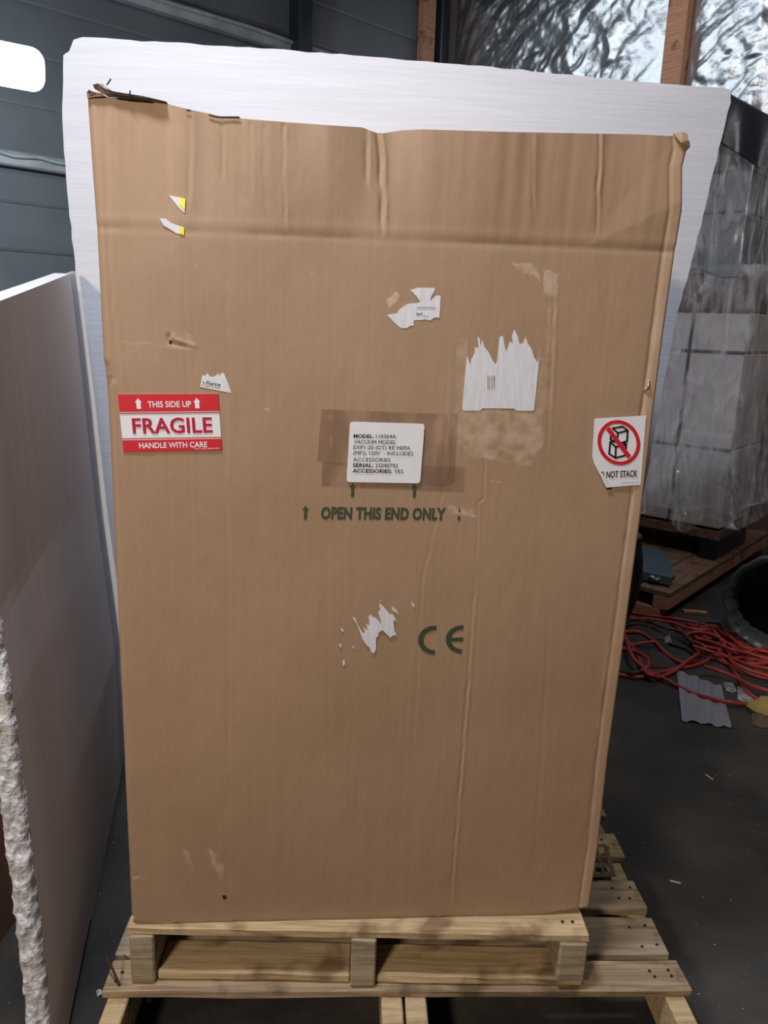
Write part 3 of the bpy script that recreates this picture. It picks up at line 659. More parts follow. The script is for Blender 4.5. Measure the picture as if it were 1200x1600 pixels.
plate('label_remnant', [Z7(*p) for p in [(218, 275), (236, 278), (250, 320), (275, 360), (290, 385), (300, 372), (290, 340), (318, 362), (312, 315), (332, 330), (326, 268), (342, 257), (352, 272), (375, 280), (400, 305), (412, 322), (404, 290), (390, 240), (405, 225), (396, 185), (412, 188), (440, 220), (470, 255), (490, 258), (512, 300), (492, 292), (500, 372), (515, 392), (485, 398), (472, 412), (440, 380), (420, 360), (392, 375), (392, 400), (375, 410), (376, 485), (362, 517), (345, 508), (330, 475), (310, 460), (285, 420), (262, 360), (240, 310)]], O1, M['paper_torn'], carton, .0005, 'zigzag white paper scrap left of the printed letters')
for pts in ([(480, 200), (510, 225), (530, 260), (505, 240), (485, 228)], [(610, 172), (625, 180), (634, 208), (622, 205)], [(150, 568), (165, 564), (168, 590), (157, 602)], [(138, 352), (152, 350), (160, 372), (148, 370)], [(128, 450), (140, 455), (146, 472), (134, 474)], [(398, 158), (412, 162), (410, 170)], [(216, 466), (226, 468), (228, 484), (220, 480)]):
    plate('paper_fleck', [Z7(*p) for p in pts], .0018, M['paper_torn'], carton, .0003)
def Z1_(x, y): return (x*.375, y*.375)
y1_ = plate('label_remnant', [Z1_(*p) for p in [(702, 813), (773, 828), (770, 888), (745, 865)]], O1, M['paper_torn'], carton, .0005, 'white and yellow corner scrap, upper of two', flat=True)
quad('yellow_edge', [Z1_(*p) for p in [(748, 823), (773, 828), (771, 876), (748, 850)]], O2, M['yellow'], y1_)
y2_ = plate('label_remnant', [Z1_(*p) for p in [(665, 910), (690, 912), (715, 930), (768, 948), (768, 980), (735, 972), (700, 950), (680, 938)]], O1, M['paper_torn'], carton, .0005, 'white and yellow corner scrap, lower of two', flat=True)
quad('yellow_edge', [Z1_(*p) for p in [(748, 945), (768, 948), (768, 980), (748, 974)]], O2, M['yellow'], y2_)
plate('puncture', [(347, 1399), (351, 1398), (355, 1401), (352, 1405), (349, 1404)], .0012, M['card_black'], carton, .0002)
plate('puncture', [(264, 531), (269, 533), (267, 537), (264, 537)], .0012, M['card_black'], carton, .0002)

# ================================================================== FOAM BOARDS
NB = np.array([0, 1, .095]); CB = 1.0+.095*1.9
def bp(px, py): return at(px, py, NB, CB)
def slab(name, front, vec, m, parent=None, side_m=None, ragged=.004, step=.03):
    """closed outline (world points, coplanar) given thickness vec; edges finely ragged"""
    P = []
    for a, b in zip(front, front[1:]+front[:1]):
        n = max(1, int(np.linalg.norm(b-a)/step))
        for k in range(n):
            p = a+(b-a)*k/n
            if k: p = p+np.array([rnd.uniform(-1, 1), 0, rnd.uniform(-1, 1)])*ragged*.5
            P.append(p)
    n = len(P); bm = bmesh.new(); f = [bm.verts.new(p) for p in P]; g = [bm.verts.new(p+vec) for p in P]
    bm.faces.new(f); bm.faces.new(g[::-1])
    for i in range(n): bm.faces.new((f[(i+1) % n], f[i], g[i], g[(i+1) % n]))
    bmesh.ops.recalc_face_normals(bm, faces=bm.faces); bmesh.ops.triangulate(bm, faces=[x for x in bm.faces if len(x.verts) > 4], ngon_method='EAR_CLIP')
    me = bpy.data.meshes.new(name); bm.to_mesh(me); bm.free(); me.materials.append(m)
    return link(bpy.data.objects.new(name, me), parent)
out = [bp(*p) for p in [(115, 62), (128, 58), (260, 66), (500, 82), (800, 108), (1000, 128), (1132, 137), (1141, 141), (1142, 160), (1137, 175), (1128, 215), (1103, 320), (1078, 420), (1056, 500)]]
rb = np.array([.93, CB, .0]); lb = np.array([-.93, CB, .0])
out += [np.array([.97, CB-.095*.8, .8]), rb, lb, np.array([-.89, CB-.095*.9, .9])]+[bp(*p) for p in [(118, 425), (105, 300), (99, 215), (97, 170), (99, 86), (108, 80)]]
bf = slab('foam_board', out, np.array([0, .05, .005]), M['foam'])
tag(bf, 'large white foam board leaning upright behind the brown carton', 'foam board')

# left board: ruled surface between near (broken) and far edge
NF = (0, 1, .077)
farp = np.array([at(px, py, NF, 1.11) for px, py in [(194, 1185), (191, 1100), (187, 1000), (160, 800), (140, 610), (118, 424)]])
nearp = np.array([fy(px, py, -.13) for px, py in [(80, 1600), (70, 1500), (47, 1300), (23, 1100), (0, 958)]]); print('near', nearp.round(3), 'far', farp.round(3))
lf = empty('foam_board', (-.70, .45, 0)); tag(lf, 'white foam board standing on edge at the left with a rough broken end', 'foam board')
nz, ny_ = 60, 60
def left_surf(s, t):
    """s 0 near..1 far, t 0 bottom..1 top -> points of the face towards the carton"""
    ztop = 1.545+(farp[-1][2]-1.545)*s; z = t*ztop
    z = z+np.where(t == 0, 0, 0)
    xf = np.interp(z, farp[:, 2], farp[:, 0]); yf = np.interp(z, farp[:, 2], farp[:, 1])
    xn = np.interp(z, nearp[:, 2], nearp[:, 0], left=nearp[0][0]); yn = -.13+0*z
    bow = .012*np.sin(np.pi*s)
    return np.stack([xn+(xf-xn)*s+bow*0, yn+(yf-yn)*s, z], -1)
def sheet_part(name, s0, s1, th, m, shift=0.0, rag=0.0):
    S, T_ = np.meshgrid(np.linspace(s0, s1, ny_), np.linspace(0, 1, nz), indexing='ij')
    A = left_surf(S, T_); A[:, :, 0] -= shift
    if s0 == 0: A[:, 0, 2] += np.where((S[:, 0] < .37), .018, 0)+.004*vnoise(S[:, 0]*40, S[:, 0]*0)
    if rag: A[0, :, 1] += rag*fbm(A[0, :, 2]*25, A[0, :, 2]*0, 4)
    B = A.copy(); B[:, :, 0] -= th
    n, k = A.shape[:2]; V = np.concatenate([A.reshape(-1, 3), B.reshape(-1, 3)]); N = n*k; I = np.arange(N).reshape(n, k); f = []
    for i in range(n-1):
        for j in range(k-1):
            f.append((I[i, j], I[i+1, j], I[i+1, j+1], I[i, j+1])); f.append((N+I[i, j], N+I[i, j+1], N+I[i+1, j+1], N+I[i+1, j]))
    for j in range(k-1):
        f.append((I[0, j], I[0, j+1], N+I[0, j+1], N+I[0, j])); f.append((I[-1, j], N+I[-1, j], N+I[-1, j+1], I[-1, j+1]))
    for i in range(n-1):
        f.append((I[i, 0], N+I[i, 0], N+I[i+1, 0], I[i+1, 0])); f.append((I[i, -1], I[i+1, -1], N+I[i+1, -1], N+I[i, -1]))
    o = mesh(name, V, f, m, lf, False, local=False)
    return o
sheet_part('foam_core', 0, .90, .043, M['foam_side'], 0, .012)
lipo = sheet_part('edge_lip', .9005, 1.0, .012, M['foam_thin'], .0)
# rough broken face on the near end
S = np.linspace(0, 1, 260); Z = S*1.53+.012
Xn = np.interp(Z, nearp[:, 2], nearp[:, 0], left=nearp[0][0]); W_ = np.linspace(0, 1, 16)
ZZ_, WW = np.meshgrid(Z, W_, indexing='ij'); XX_ = Xn[:, None]-.045*WW+.001
YY = -.134-.012*(1-np.abs(2*WW-1)**4)+.011*fbm(ZZ_*38, WW*3+3, 5)-.006*np.abs(fbm(ZZ_*90+5, WW*8, 2)); YY[:, 0] += .004
XX_ += .003*fbm(ZZ_*60, WW*3+11, 3)
grid_mesh('broken_end', np.stack([XX_, YY, ZZ_], -1), M['foam_broken'], lf, False, local=False)['label'] = 'rough beaded break'

# brown carton beyond the left board
pc0 = fz(2, 1470); pc1 = fz(34, 1424); print('lc', pc0, pc1)
d = (pc1-pc0)/np.linalg.norm(pc1-pc0); angc = math.atan2(d[1], d[0])
lc = empty('dark_carton', tuple(pc0-d*.25), angc); tag(lc, 'dark brown carton on the floor behind the left foam board', 'carton')
for nm, sz, lo in (('side_panel', (.6, .006, .56), (.3, .003, .28)), ('side_panel', (.006, .5, .56), (.003, .256, .28)), ('side_panel', (.006, .5, .56), (.597, .256, .28)), ('side_panel', (.6, .006, .56), (.3, .509, .28)), ('lid', (.61, .52, .006), (.3, .256, .564))):
    box(nm, sz, lo, M['card_dark'], lc, bev=.001)

# ================================================================== LAMP upper left
pl = at(20, 101, F, F@CAM+3.3)
lamp = empty('shop_lamp', tuple(pl), math.radians(24)); tag(lamp, 'bright white lamp glowing in the upper left', 'lamp')
ol = []
for cx_, cz_, a0_ in ((.245, .029, 0), (-.245, .029, 90), (-.245, -.029, 180), (.245, -.029, 270)):
    for k_ in range(9): a_2 = math.radians(a0_+90*k_/8); ol.append((cx_+.055*math.cos(a_2), cz_+.055*math.sin(a_2)))
nn = len(ol)
o = mesh('lamp_lens', [(x, -.0175, z) for x, z in ol]+[(x, .0175, z) for x, z in ol], [tuple(range(nn)), tuple(range(2*nn-1, nn-1, -1))]+[(i_, i_+nn, (i_+1) % nn+nn, (i_+1) % nn) for i_ in range(nn)], M['glow'], lamp)
o.location = (-.175, 0, 0); o.rotation_euler = (0, math.radians(1.5), 0)
box('lamp_housing', (.36, .05, .10), (-.26, .072, 0), M['lampcase'], lamp, bev=.01, rot=(0, math.radians(1.5), 0))
pl_ = bpy.data.lights.new('shop_lamp_light', 'AREA'); pl_.shape = 'RECTANGLE'; pl_.size = .5; pl_.size_y = .16; pl_.energy = 42; pl_.color = (.74, .90, 1.0)
plo = link(bpy.data.objects.new('shop_lamp_light', pl_), lamp); plo.location = (-.25, .13, 0); plo.rotation_euler = (math.radians(90), 0, 0)
tube('hanging_cable', [(-.19, .08, .05), (-.19, .09, 1.2), (-.19, .08, 4.92-pl[2])], .004, M['cord_dark'], lamp)

# ================================================================== SKID AND WRAPPED STACK (rotated 45 degrees)
e1 = np.array([.7071, .7071, 0]); e2 = np.array([-.7071, .7071, 0])
ZS = .17
A = fz(1048, 927, ZS); print('skid A', A)
sk = empty('timber_skid', (float(A[0]), float(A[1]), 0), math.radians(45)); tag(sk, 'dirty timber skid on the floor carrying the plastic wrapped stack', 'skid')
# local x = e1 (back right), local y = e2 (back left)
for k in range(5): box('deck_plank', (1.9, .185, .028), (.95, .095+.195*k, ZS-.014), M['skid'], sk, bev=.003)
for y in (.05, .9): box('beam', (1.9, .09, .075), (.95, y, ZS-.028-.038), M['skid_end' if y < .1 else 'skid'], sk, bev=.003)
for x in (.06, .95, 1.8): box('foot_block', (.12, .9, .066), (x, .50, .033), M['skid_end' if x < .1 else 'skid'], sk, bev=.003)
Bf = fz(1119, 877, ZS)   # foot of the stack's right front edge
loc = (Bf-A); sx = float(loc@e1); sy = float(loc@e2); print('stack foot', sx, sy, Bf)
stk = empty('wrapped_stack', (float(Bf[0]), float(Bf[1]), ZS), math.radians(45)); tag(stk, 'tall stack of cartons wrapped in wrinkled clear plastic beside the stud wall', 'stack')
def sp(px, py, off=0.0):
    n_ = -e1; p = at(px, py, n_, n_@Bf+off); r_ = p-Bf; return float(r_@e2), float(p[2]-ZS)   # y local, z local
yl, _ = sp(990, 800); z_b = 0.0
zs = [sp(1125, 790)[1], sp(1131, 704)[1], sp(1136, 551)[1], sp(1142, 487)[1], sp(1150, 428)[1]]; print('stack z', zs, 'yl', yl)
ys = [sp(1130, 600)[0]+.0, sp(1068, 620)[0], sp(1000, 640)[0]]; print(ys)
Wc = .44; Dp = .62
def cart(z0, z1, y0, y1, m, nm='inner_carton', label=None):
    o = box(nm, (Dp, y1-y0-.012, z1-z0-.012), (Dp/2, (y0+y1)/2, (z0+z1)/2), M[m], stk, bev=.006)
    if label: o['label'] = label
    return o
box('base_beam', (Dp, 1.0, .06), (Dp/2, .5, .16), M['skid'], stk, bev=.004)
for y in (.06, .9): box('base_beam', (Dp, .1, .13), (Dp/2, y, .065), M['tarp'], stk, bev=.004)
z0 = .20
yc = ys[1]; yR = 0.0; yL = yc*2
for a, b in ((.20, zs[1]), (zs[1], zs[2]), (zs[2], zs[3])):
    cart(a, b, yR, yc, 'carton_grey'); cart(a, b, yc, yL, 'carton_grey')
for a in (zs[1], zs[2], zs[3]): box('seam_strip', (.004, yL, .012), (-.004, yL/2, a), M['seam'], stk, bev=0)
box('seam_strip', (.004, .014, zs[3]-.2), (-.004, yc, (zs[3]+.2)/2), M['seam'], stk, bev=0)
cart(zs[3], zs[4], yR, yL, 'carton_brown', label='brown carton on the pale ones')
ya_, za_ = sp(1144, 147); yb_, zb_ = sp(1205, 182); ztop_ = za_; zmid = sp(1150, 232)[1]; print('cover', ya_, za_, yb_, zb_); yw = sp(1172, 300)[0]; print('top', zmid, ztop_)
cart(zs[4], (zs[4]+zmid)/2, yw, yL, 'carton_slate'); cart((zs[4]+zmid)/2, zmid-.12, yw, yL, 'carton_slate'); cart(zmid-.12, zmid+.10, yw, yL, 'carton_dark')
# black sheet over the top, draping
n1, n2 = 50, 40
Uy, Vs = np.meshgrid(np.linspace(yb_-.03, yL+.05, n1), np.linspace(0, 1, n2), indexing='ij')
Xb = np.where(Vs < .45, -.075-.02*np.sin(Uy*30)*(.45-Vs)*2, -.075+(Vs-.45)/.55*Dp*1.05)
ztl = np.interp(Uy, [yb_, ya_, yL], [zb_, za_, za_+.06])
Zb = np.where(Vs < .45, ztl-.27+.27*Vs/.45, ztl-.01)+.015*vnoise(Uy*9, Vs*8)+.012*np.abs(vnoise(Uy*25, Vs*20))
tp = grid_mesh('black_cover', np.stack([Xb, Uy, Zb], -1), M['tarp'], stk); tp['label'] = 'black plastic cover'
# wrap: skin round front and right side with wrinkles
def wrap(zlo, zhi, m, flare, seed, nm='plastic_wrap', y_right=-.03, front=.03, lab=None):
    path = [(Dp*.95, y_right), (Dp*.5, y_right-.02), (.12, y_right-.01), (-front*.5, y_right+.01), (-front, y_right+.06)]+[(-front, y_right+.06+(yL-y_right)*t) for t in np.linspace(.1, 1, 12)]
    Pp = catmull([(a, b, 0) for a, b in path], 6); n = len(Pp); k = 90
    arc = np.concatenate([[0], np.cumsum(np.linalg.norm(np.diff(Pp, axis=0), axis=1))])
    A_, Zz = np.meshgrid(arc, np.linspace(zlo, zhi, k), indexing='ij'); base = np.repeat(Pp[:, None, :], k, 1)
    ctr = np.array([Dp/2, yL/2, 0]); nrm = base-ctr; nrm[:, :, 2] = 0; nrm /= np.linalg.norm(nrm, axis=2, keepdims=True)
    t = (Zz-zlo)/(zhi-zlo)
    t = (Zz-zlo)/(zhi-zlo)
    wr_ = .016*np.abs(fbm(A_*4+seed+Zz*2, Zz*2.5, 2))+.012*np.abs(vnoise(A_*12+Zz*8, Zz*3-A_*2+seed))**.8+.008*np.abs(vnoise(A_*5-Zz*16, Zz*4+A_*3+seed*2))+.003*np.abs(vnoise(A_*40+seed, Zz*12))+.05*flare*10*(1-t)**2*np.abs(vnoise(A_*18+Zz*9, Zz*12+seed))*.5
    wr_ = wr_+flare*(1-t)**3*(1+1.6*vnoise(A_*8, Zz*0+seed))
    Q = base+nrm*wr_[:, :, None]; Q[:, :, 2] = Zz; Q[:, 0, 2] += .12*vnoise(arc*7, arc*0+seed)
    o = grid_mesh(nm, Q, m, stk)
    if lab: o['label'] = lab
zk = sp(1120, 700)[1]
wrap(zk-.36, zs[4]+.05, M['film'], .08, 3, lab='wrinkled clear film')
wrap(sp(1120, 815)[1], zk+.10, M['film'], .09, 11, lab='loose bottom skirt of film', front=.06)
wrap(zs[4]+.03, zmid+.06, M['film_top'], .01, 23, y_right=yw-.03, lab='cloudy film around the upper cartons')

# ================================================================== FLOOR CLUTTER (right)
def Zc(x, y): return (940+x/4., 780+y/4.)
def fp(x, y, z=.012): return fz(*Zc(x, y), z)
# blue-grey plate leaning on the skid
pb0 = fz(*Zc(265, 490), ZS+.01); pb1 = fz(*Zc(455, 525), ZS+.01)
dd = (pb1-pb0); dd[2] = 0; wln = np.linalg.norm(dd); ang3 = math.atan2(dd[1], dd[0])
pt = empty('plastic_plate', tuple(pb0), ang3); tag(pt, 'blue grey plastic plate with chrome latch lying on the timber skid', 'plate')
outl = [tuple(np.array(wm(pt).inverted()@Vector(fz(*Zc(*p), ZS+.05)))) for p in [(258, 462), (440, 500), (458, 490), (395, 355), (360, 325), (215, 308), (205, 330), (245, 430)]]
vs = [(x, y, .055) for x, y, z in outl]+[(x, y, .030) for x, y, z in outl]; n = len(outl)
mesh('plate_body', vs, [tuple(range(n)), tuple(range(2*n-1, n-1, -1))]+[(i, i+n, (i+1) % n+n, (i+1) % n) for i in range(n)], M['blueplate'], pt)
a0_, a1_ = np.array(outl[0]), np.array(outl[1]); dv = a1_-a0_; lx = float(np.hypot(*dv[:2])); la = math.atan2(dv[1], dv[0]); nv = np.array([math.sin(la), -math.cos(la), 0])
box('front_lip', (lx, .012, .052), tuple((a0_+a1_)[:2]/2+nv[:2]*.006)+(.030,), M['blueplate_lip'], pt, rz=la, bev=.003)
lt = [a0_+dv*t_+nv*o_+np.array([0, 0, z_]) for t_, o_, z_ in ((.30, .016, 0), (.42, .028, -.006), (.52, .020, -.016), (.62, .018, -.008))]
tube('latch', [(p[0], p[1], .038+q_) for p, q_ in zip(lt, (0, -.004, -.012, -.006))], .008, M['steel'], pt, 6, 4)
# cords
def cord(paths, name, m, label, cat='cord', part='cord_loop', r=.0085, loc=None):
    P0 = fp(*paths[0][0]); root = empty(name, (float(P0[0]), float(P0[1]), 0)); tag(root, label, cat)
    for i, p in enumerate(paths):
        zz = [.0095+.016*(i % 3)+.012*math.sin(j*1.7+i) for j in range(len(p))]
        tube(part, [fp(x, y, max(.0095, z)) for (x, y), z in zip(p, zz)], r, m, root, 8, 8, local=False)
    return root
paths = [[(185, 710), (320, 728), (470, 748), (600, 775), (700, 800), (800, 830)],
         [(600, 825), (690, 840), (760, 860), (850, 890), (960, 910), (1040, 885)],
         [(180, 745), (300, 748), (430, 770), (520, 800), (640, 820), (760, 815), (860, 850), (1080, 900)],
         [(420, 760), (520, 830), (620, 870), (760, 930), (900, 960), (1080, 1000)],
         [(640, 790), (720, 800), (830, 870), (930, 940), (1080, 960)],
         [(680, 800), (800, 860), (900, 930), (1080, 945)], [(870, 980), (950, 1000), (1030, 1018), (1100, 1030)],
         [(620, 905), (700, 970), (820, 990), (960, 985), (1100, 1010)], [(700, 820), (760, 900), (800, 970), (810, 1010), (900, 1060), (1090, 1120)],
         [(560, 880), (640, 960), (740, 1010), (860, 1060), (980, 1110), (1090, 1130)], [(960, 1060), (1010, 1085), (1080, 1110)],
         [(500, 860), (590, 830), (700, 850), (790, 900), (880, 960), (960, 940), (1090, 925)]]
rz_ = random.Random(3)
for k_ in range(9):
    y0_ = 780+k_*16; paths.append([(560+rz_.uniform(-60, 60), y0_+rz_.uniform(-10, 10)), (680, y0_+35+rz_.uniform(-25, 25)), (800, y0_+60+rz_.uniform(-25, 25)), (930, y0_+110+rz_.uniform(-25, 25)), (1090, y0_+130+rz_.uniform(-30, 30))])
cord(paths, 'extension_cord', M['cord_red'], 'large tangled heap of red extension cord on the floor before the bin')
cord([[(60, 850), (135, 830), (230, 830), (320, 880), (400, 960), (500, 1020), (590, 1010)], [(100, 850), (150, 880), (200, 930), (240, 1010), (275, 1080), (350, 1112), (440, 1080), (540, 1010), (610, 963)],
      [(90, 930), (150, 938), (220, 955), (285, 995), (292, 1040), (250, 1075)], [(60, 1080), (110, 1095), (230, 1112), (330, 1090), (470, 1060), (600, 1035), (695, 985)],
      [(130, 935), (220, 905), (330, 890)], [(150, 850), (170, 930), (205, 1000), (270, 1060), (330, 1110)]],
     'extension_cord', M['cord_red'], 'looped red extension cord nearest the right edge of the big carton', r=.0095)
lc_ = cord([[(280, 1060), (380, 1115), (480, 1170), (580, 1215), (700, 1250), (820, 1272), (915, 1284)]], 'extension_cord', M['cord_red'], 'single red cord end running across the silvery sheet', r=.0095)
cord([[(590, 900), (690, 960), (790, 1030), (840, 1090), (880, 1160), (930, 1220), (1010, 1265), (1090, 1280)], [(775, 900), (740, 945), (705, 940), (705, 912), (735, 905), (730, 950), (800, 990), (900, 1025), (1040, 1025), (1100, 1010)], [(640, 1045), (740, 1075), (850, 1120), (950, 1170), (1090, 1210)]],
     'extension_cord', M['cord_red'], 'bright red cord curving in front of the tangled heap', r=.009)
cord([[(610, 965), (570, 905), (560, 840), (585, 790), (650, 770), (740, 775), (775, 830), (775, 890), (740, 940)], [(250, 1075), (190, 1085), (110, 1075), (60, 1060)], [(140, 775), (200, 755), (290, 765), (380, 800), (500, 830), (570, 900)], [(420, 900), (520, 930), (590, 970), (700, 1000)]],
     'power_cord', M['cord_dark'], 'dark power cord curled over the red cords', r=.009)
# silvery sheet
n1, n2 = 24, 30
c00, c10, c11, c01 = [fz(*Zc(*p), .0) for p in ((468, 1080), (745, 1180), (815, 1438), (500, 1392))]
Uu, Vv = np.meshgrid(np.linspace(0, 1, n1), np.linspace(0, 1, n2), indexing='ij')
Pp = (c00*(1-Uu)[..., None]+c10*Uu[..., None])*(1-Vv)[..., None]+(c01*(1-Uu)[..., None]+c11*Uu[..., None])*Vv[..., None]
Pp[:, :, 2] = .003+.010*np.abs(np.sin(Uu*11+Vv*2))*(1-.5*Vv)+.006*np.abs(vnoise(Uu*7, Vv*7)); Pp[:, -1, 1] += .02*vnoise(Uu[:, -1]*12, Uu[:, 0]*0)
sh = grid_mesh('plastic_sheet', Pp, M['sheet']); tag(sh, 'rumpled silvery plastic sheet lying flat on the floor', 'sheet')
# scraps
def crumple(name, poly, z, h_, m, label, cat, seed):
    ctr = np.mean([fz(*Zc(*p), z) for p in poly], axis=0); ring_ = [fz(*Zc(*p), z) for p in poly]; V = [ctr+np.array([0, 0, h_])]; Fc = []; n = len(ring_)
    r_ = random.Random(seed)
    for k_, sc in ((0, .4), (1, .75), (2, 1.0)):
        for p_ in ring_: q_ = ctr+(p_-ctr)*sc; V.append(q_+np.array([0, 0, h_*(1-sc**2)*r_.uniform(.6, 1.3)+.001]))
    for i in range(n):
        Fc.append((0, 1+i, 1+(i+1) % n))
        for k_ in (0, 1): Fc.append((1+k_*n+i, 1+(k_+1)*n+i, 1+(k_+1)*n+(i+1) % n, 1+k_*n+(i+1) % n))
    Fc.append(tuple(1+2*n+i for i in range(n))[::-1])
    o = mesh(name, V, Fc, m); tag(o, label, cat); return o
crumple('rag', [(900, 1290), (950, 1275), (1100, 1270), (1110, 1370), (1040, 1355), (960, 1330)], .02, .05, M['rag_y'], 'ochre yellow crumpled cloth at the cord end', 'cloth', 1)
crumple('rag', [(930, 1315), (1000, 1330), (1100, 1340), (1110, 1425), (1000, 1430), (945, 1410)], .002, .02, M['rag_o'], 'olive brown cloth lying under the ochre cloth', 'cloth', 2)
crumple('film_scrap', [(850, 1170), (900, 1180), (960, 1260), (930, 1290), (850, 1250)], .004, .015, M['film'], 'clear plastic scrap beside the ochre cloth', 'scrap', 4)
crumple('film_scrap', [(760, 1150), (820, 1150), (845, 1200), (820, 1212), (775, 1195)], .004, .02, M['film'], 'small clear scrap between the red cord and silvery sheet', 'scrap', 5)
crumple('cardboard_scrap', [(300, 940), (420, 960), (520, 1000), (480, 1060), (310, 1050)], .003, .01, M['seam'], 'dark flattened cardboard scrap under the red loops', 'scrap', 6)
sc_ = box('wood_offcut', (.13, .03, .015), tuple(fz(1086, 956, .0085)), M['skid_end'], None, rz=-.25, bev=.002); tag(sc_, 'short wood offcut on the floor beside the skid', 'wood')
# bin lying on its side with bag round the rim
bc = fz(1215, 945, .0); bin_c = at(1216, 936, -F, -F@CAM-4.15+.35); print('bin', bin_c)
R_ = .225; axis = np.array([.62, .78, -.06]); axis /= np.linalg.norm(axis); a1 = np.cross(axis, (0, 0, 1)); a1 /= np.linalg.norm(a1); a2 = np.cross(a1, axis)
bin_c[2] = R_+.035
bn_ = empty('waste_bin', (float(bin_c[0]), float(bin_c[1]), 0)); tag(bn_, 'black waste bin lying on its side with grey bag round its rim', 'bin')
V = []; prof = [(0, R_*1.0), (.02, R_*1.03), (.05, R_), (.6, R_*.86), (.61, 0.001), (.60, 0.001), (.59, R_*.84), (.05, R_*.96), (0, R_*.97)]
ns = 40
for d_2, r_ in prof:
    for k_ in range(ns): an = 2*math.pi*k_/ns; V.append(bin_c+axis*d_2+r_*(math.cos(an)*a1+math.sin(an)*a2))
Fc = [((i % len(prof))*ns+k_, (i % len(prof))*ns+(k_+1) % ns, ((i+1) % len(prof))*ns+(k_+1) % ns, ((i+1) % len(prof))*ns+k_) for i in range(len(prof)) for k_ in range(ns)]
mesh('bin_body', V, Fc, M['bin'], bn_, True, local=False)
nb = 90; Q = np.zeros((nb+1, 12, 3))
for i in range(nb+1):
    an = 2*math.pi*i/nb; j_ = float(vnoise(math.cos(an)*3+5, math.sin(an)*3+5)); j2 = float(vnoise(math.cos(an)*9+5, math.sin(an)*9+5))
    for k_ in range(12):
        t = k_/11; 
        if t < .4: rr_ = R_*(.93-.1*(.4-t)*1.5); dep = (.4-t)*.25
        else: rr_ = R_*(.93+.16*math.sin((t-.4)/.6*math.pi*.75)); dep = -.03*math.sin((t-.4)/.6*math.pi)+.16*max(0, t-.7)*(1+j_)
        rr_ += .03*j_*t+.018*j2
        Q[i, k_] = bin_c+axis*dep+rr_*(math.cos(an)*a1+math.sin(an)*a2)
Q[:, :, 2] = np.maximum(Q[:, :, 2], .006)
grid_mesh('bin_bag', Q, M['bag'], bn_, True, local=False)['label'] = 'grey plastic bag folded over the rim'
# dark tub just behind the big carton's right side
tc_ = fz(952, 968, 0); tb = empty('round_tub', (float(tc_[0]), float(tc_[1])+.0, 0)); tag(tb, 'dark round plastic tub peeking out behind the right side of the carton', 'tub')
V = []; Rb = .0
p1 = at(1001, 905, -F, float(-F@np.array([tc_[0], tc_[1], .25]))); Rb = float(np.hypot(*(p1-tc_)[:2])); print('tub r', Rb)
prof = [(0, Rb*.55), (.02, Rb*.66), (.10, Rb*.86), (.2, Rb*.98), (.27, Rb*1.0), (.36, Rb*.97), (.44, Rb*.86), (.47, Rb*.80), (.475, Rb*.84), (.49, Rb*.84), (.50, Rb*.78), (.51, .001), (.03, .001), (0, .001)]
for z_, r_ in prof:
    for k_ in range(36): an = 2*math.pi*k_/36; V.append((r_*math.cos(an), r_*math.sin(an), z_+.001))
mesh('tub_body', V, [(i*36+k_, i*36+(k_+1) % 36, (i+1)*36+(k_+1) % 36, (i+1)*36+k_) for i in range(len(prof)-1) for k_ in range(36)], M['bin'], tb, True)
# cream slotted crate standing behind the carton on the wide pallet
g0 = fz(928, 1368, Z1); g1 = fz(962, 1371, Z1); print('crate', g0, g1)
cr = empty('slotted_crate', (float(g1[0]), float(g1[1]), Z1+.004), 0); tag(cr, 'cream slotted plastic crate piece behind the lower right carton edge', 'crate')
V = []
sl_h = .085
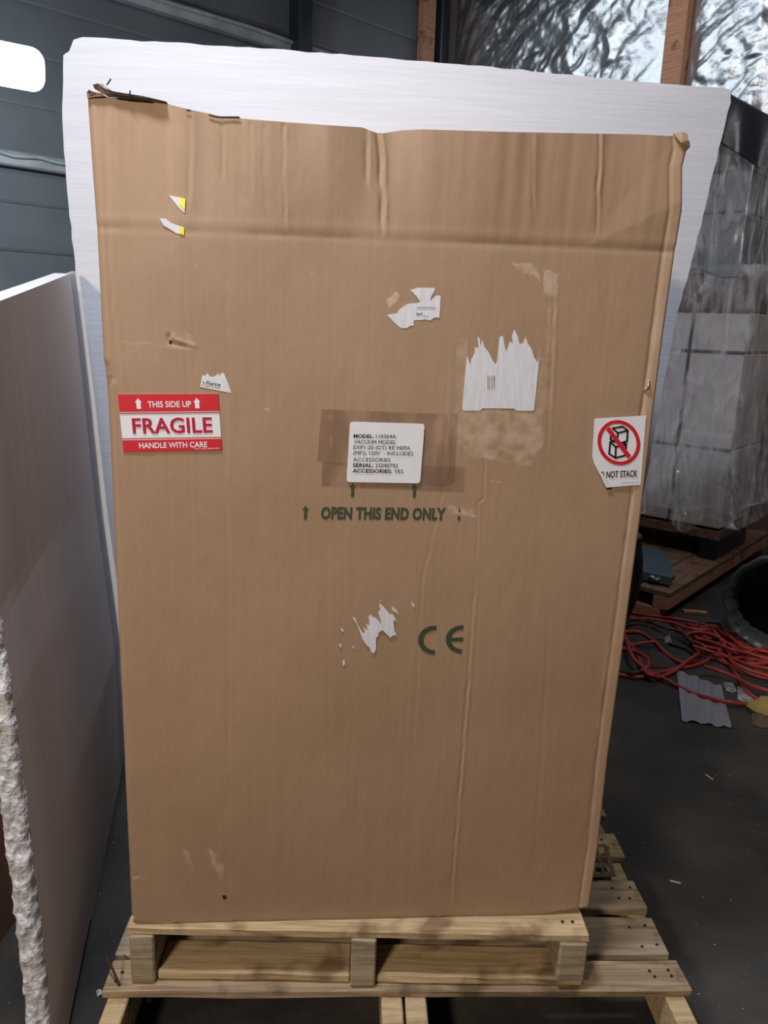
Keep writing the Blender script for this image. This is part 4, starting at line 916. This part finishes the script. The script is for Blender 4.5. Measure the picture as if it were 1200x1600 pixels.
# sloped-end side with two rows of slots built as bars
def prism(nm, q4, y0, y1):
    vs = [(x, y0, z) for x, z in q4]+[(x, y1, z) for x, z in q4]
    mesh(nm, vs, [(0, 1, 2, 3), (7, 6, 5, 4), (0, 4, 5, 1), (1, 5, 6, 2), (2, 6, 7, 3), (3, 7, 4, 0)], M['cream'], cr)
prism('end_plate', [(-.012, .001), (.0, .001), (-.035, .100), (-.047, .104)], -.004, .004)
for k_ in range(8): x0 = -.028-.022*k_; prism('slat', [(x0-.0065, .001), (x0, .001), (x0-.034, .098), (x0-.0405, .098)], -.003, .003)
for z_ in (.001, .030, .060, .092): prism('rail', [(-.22, z_), (-.008-z_*.35, z_), (-.008-(z_+.009)*.35, z_+.009), (-.22, z_+.009)], -.0032, .0032)

# crumbs on the floor
bm = bmesh.new()
for k_ in range(300):
    if k_ < 240: x, y = rnd.uniform(.75, 2.2), rnd.uniform(-.2, 1.9)
    else: x, y = rnd.uniform(-.85, -.58), rnd.uniform(-.1, 1.1)
    r_ = rnd.uniform(.0005, .0014)*(2.4 if rnd.random() < .06 else 1)
    bmesh.ops.create_icosphere(bm, subdivisions=1, radius=r_, matrix=Matrix.Translation((x, y, r_*.8))@Matrix.Diagonal((rnd.uniform(.7, 1.8), rnd.uniform(.7, 1.4), .8, 1)))
me = bpy.data.meshes.new('floor_crumbs'); bm.to_mesh(me); bm.free(); me.materials.append(M['crumb'])
o = link(bpy.data.objects.new('floor_crumbs', me)); tag(o, 'tiny white foam crumbs and grit scattered on the dark floor', 'debris', kind='stuff')
for (px, py, L_, rz, lb) in ((1108, 1214, .035, 1.9, 'pale wood splinter on the dark floor right of the carton'), (1055, 1378, .03, -.4, 'tan wood splinter on the floor near the pallet corner')):
    s_ = box('wood_splinter', (L_, .005, .004), tuple(fz(px, py, .0025)), M['cream'], None, rz=rz, bev=.001); tag(s_, lb, 'splinter')
s_ = crumple('foam_lump', [Zc_ for Zc_ in [((150-940)*4, (1548-780)*4), ((158-940)*4, (1546-780)*4), ((161-940)*4, (1553-780)*4), ((152-940)*4, (1558-780)*4)]], .002, .008, M['crumb'], 'white foam lump on the floor beside the left pallet corner', 'foam lump', 9)
for i_, (poly, lb) in enumerate((([(280, 800), (340, 790), (420, 830), (400, 880), (310, 870)], 'dark paper scrap behind the left red cord loops'), ([(385, 860), (430, 850), (440, 895), (395, 900)], 'small grey scrap between the black cords'), ([(590, 1000), (640, 990), (690, 1020), (640, 1040)], 'dark scrap just above the silvery sheet'))):
    crumple('paper_scrap', poly, .003, .014, M['carton_slate' if i_ == 1 else 'seam'], lb, 'scrap', 20+i_)
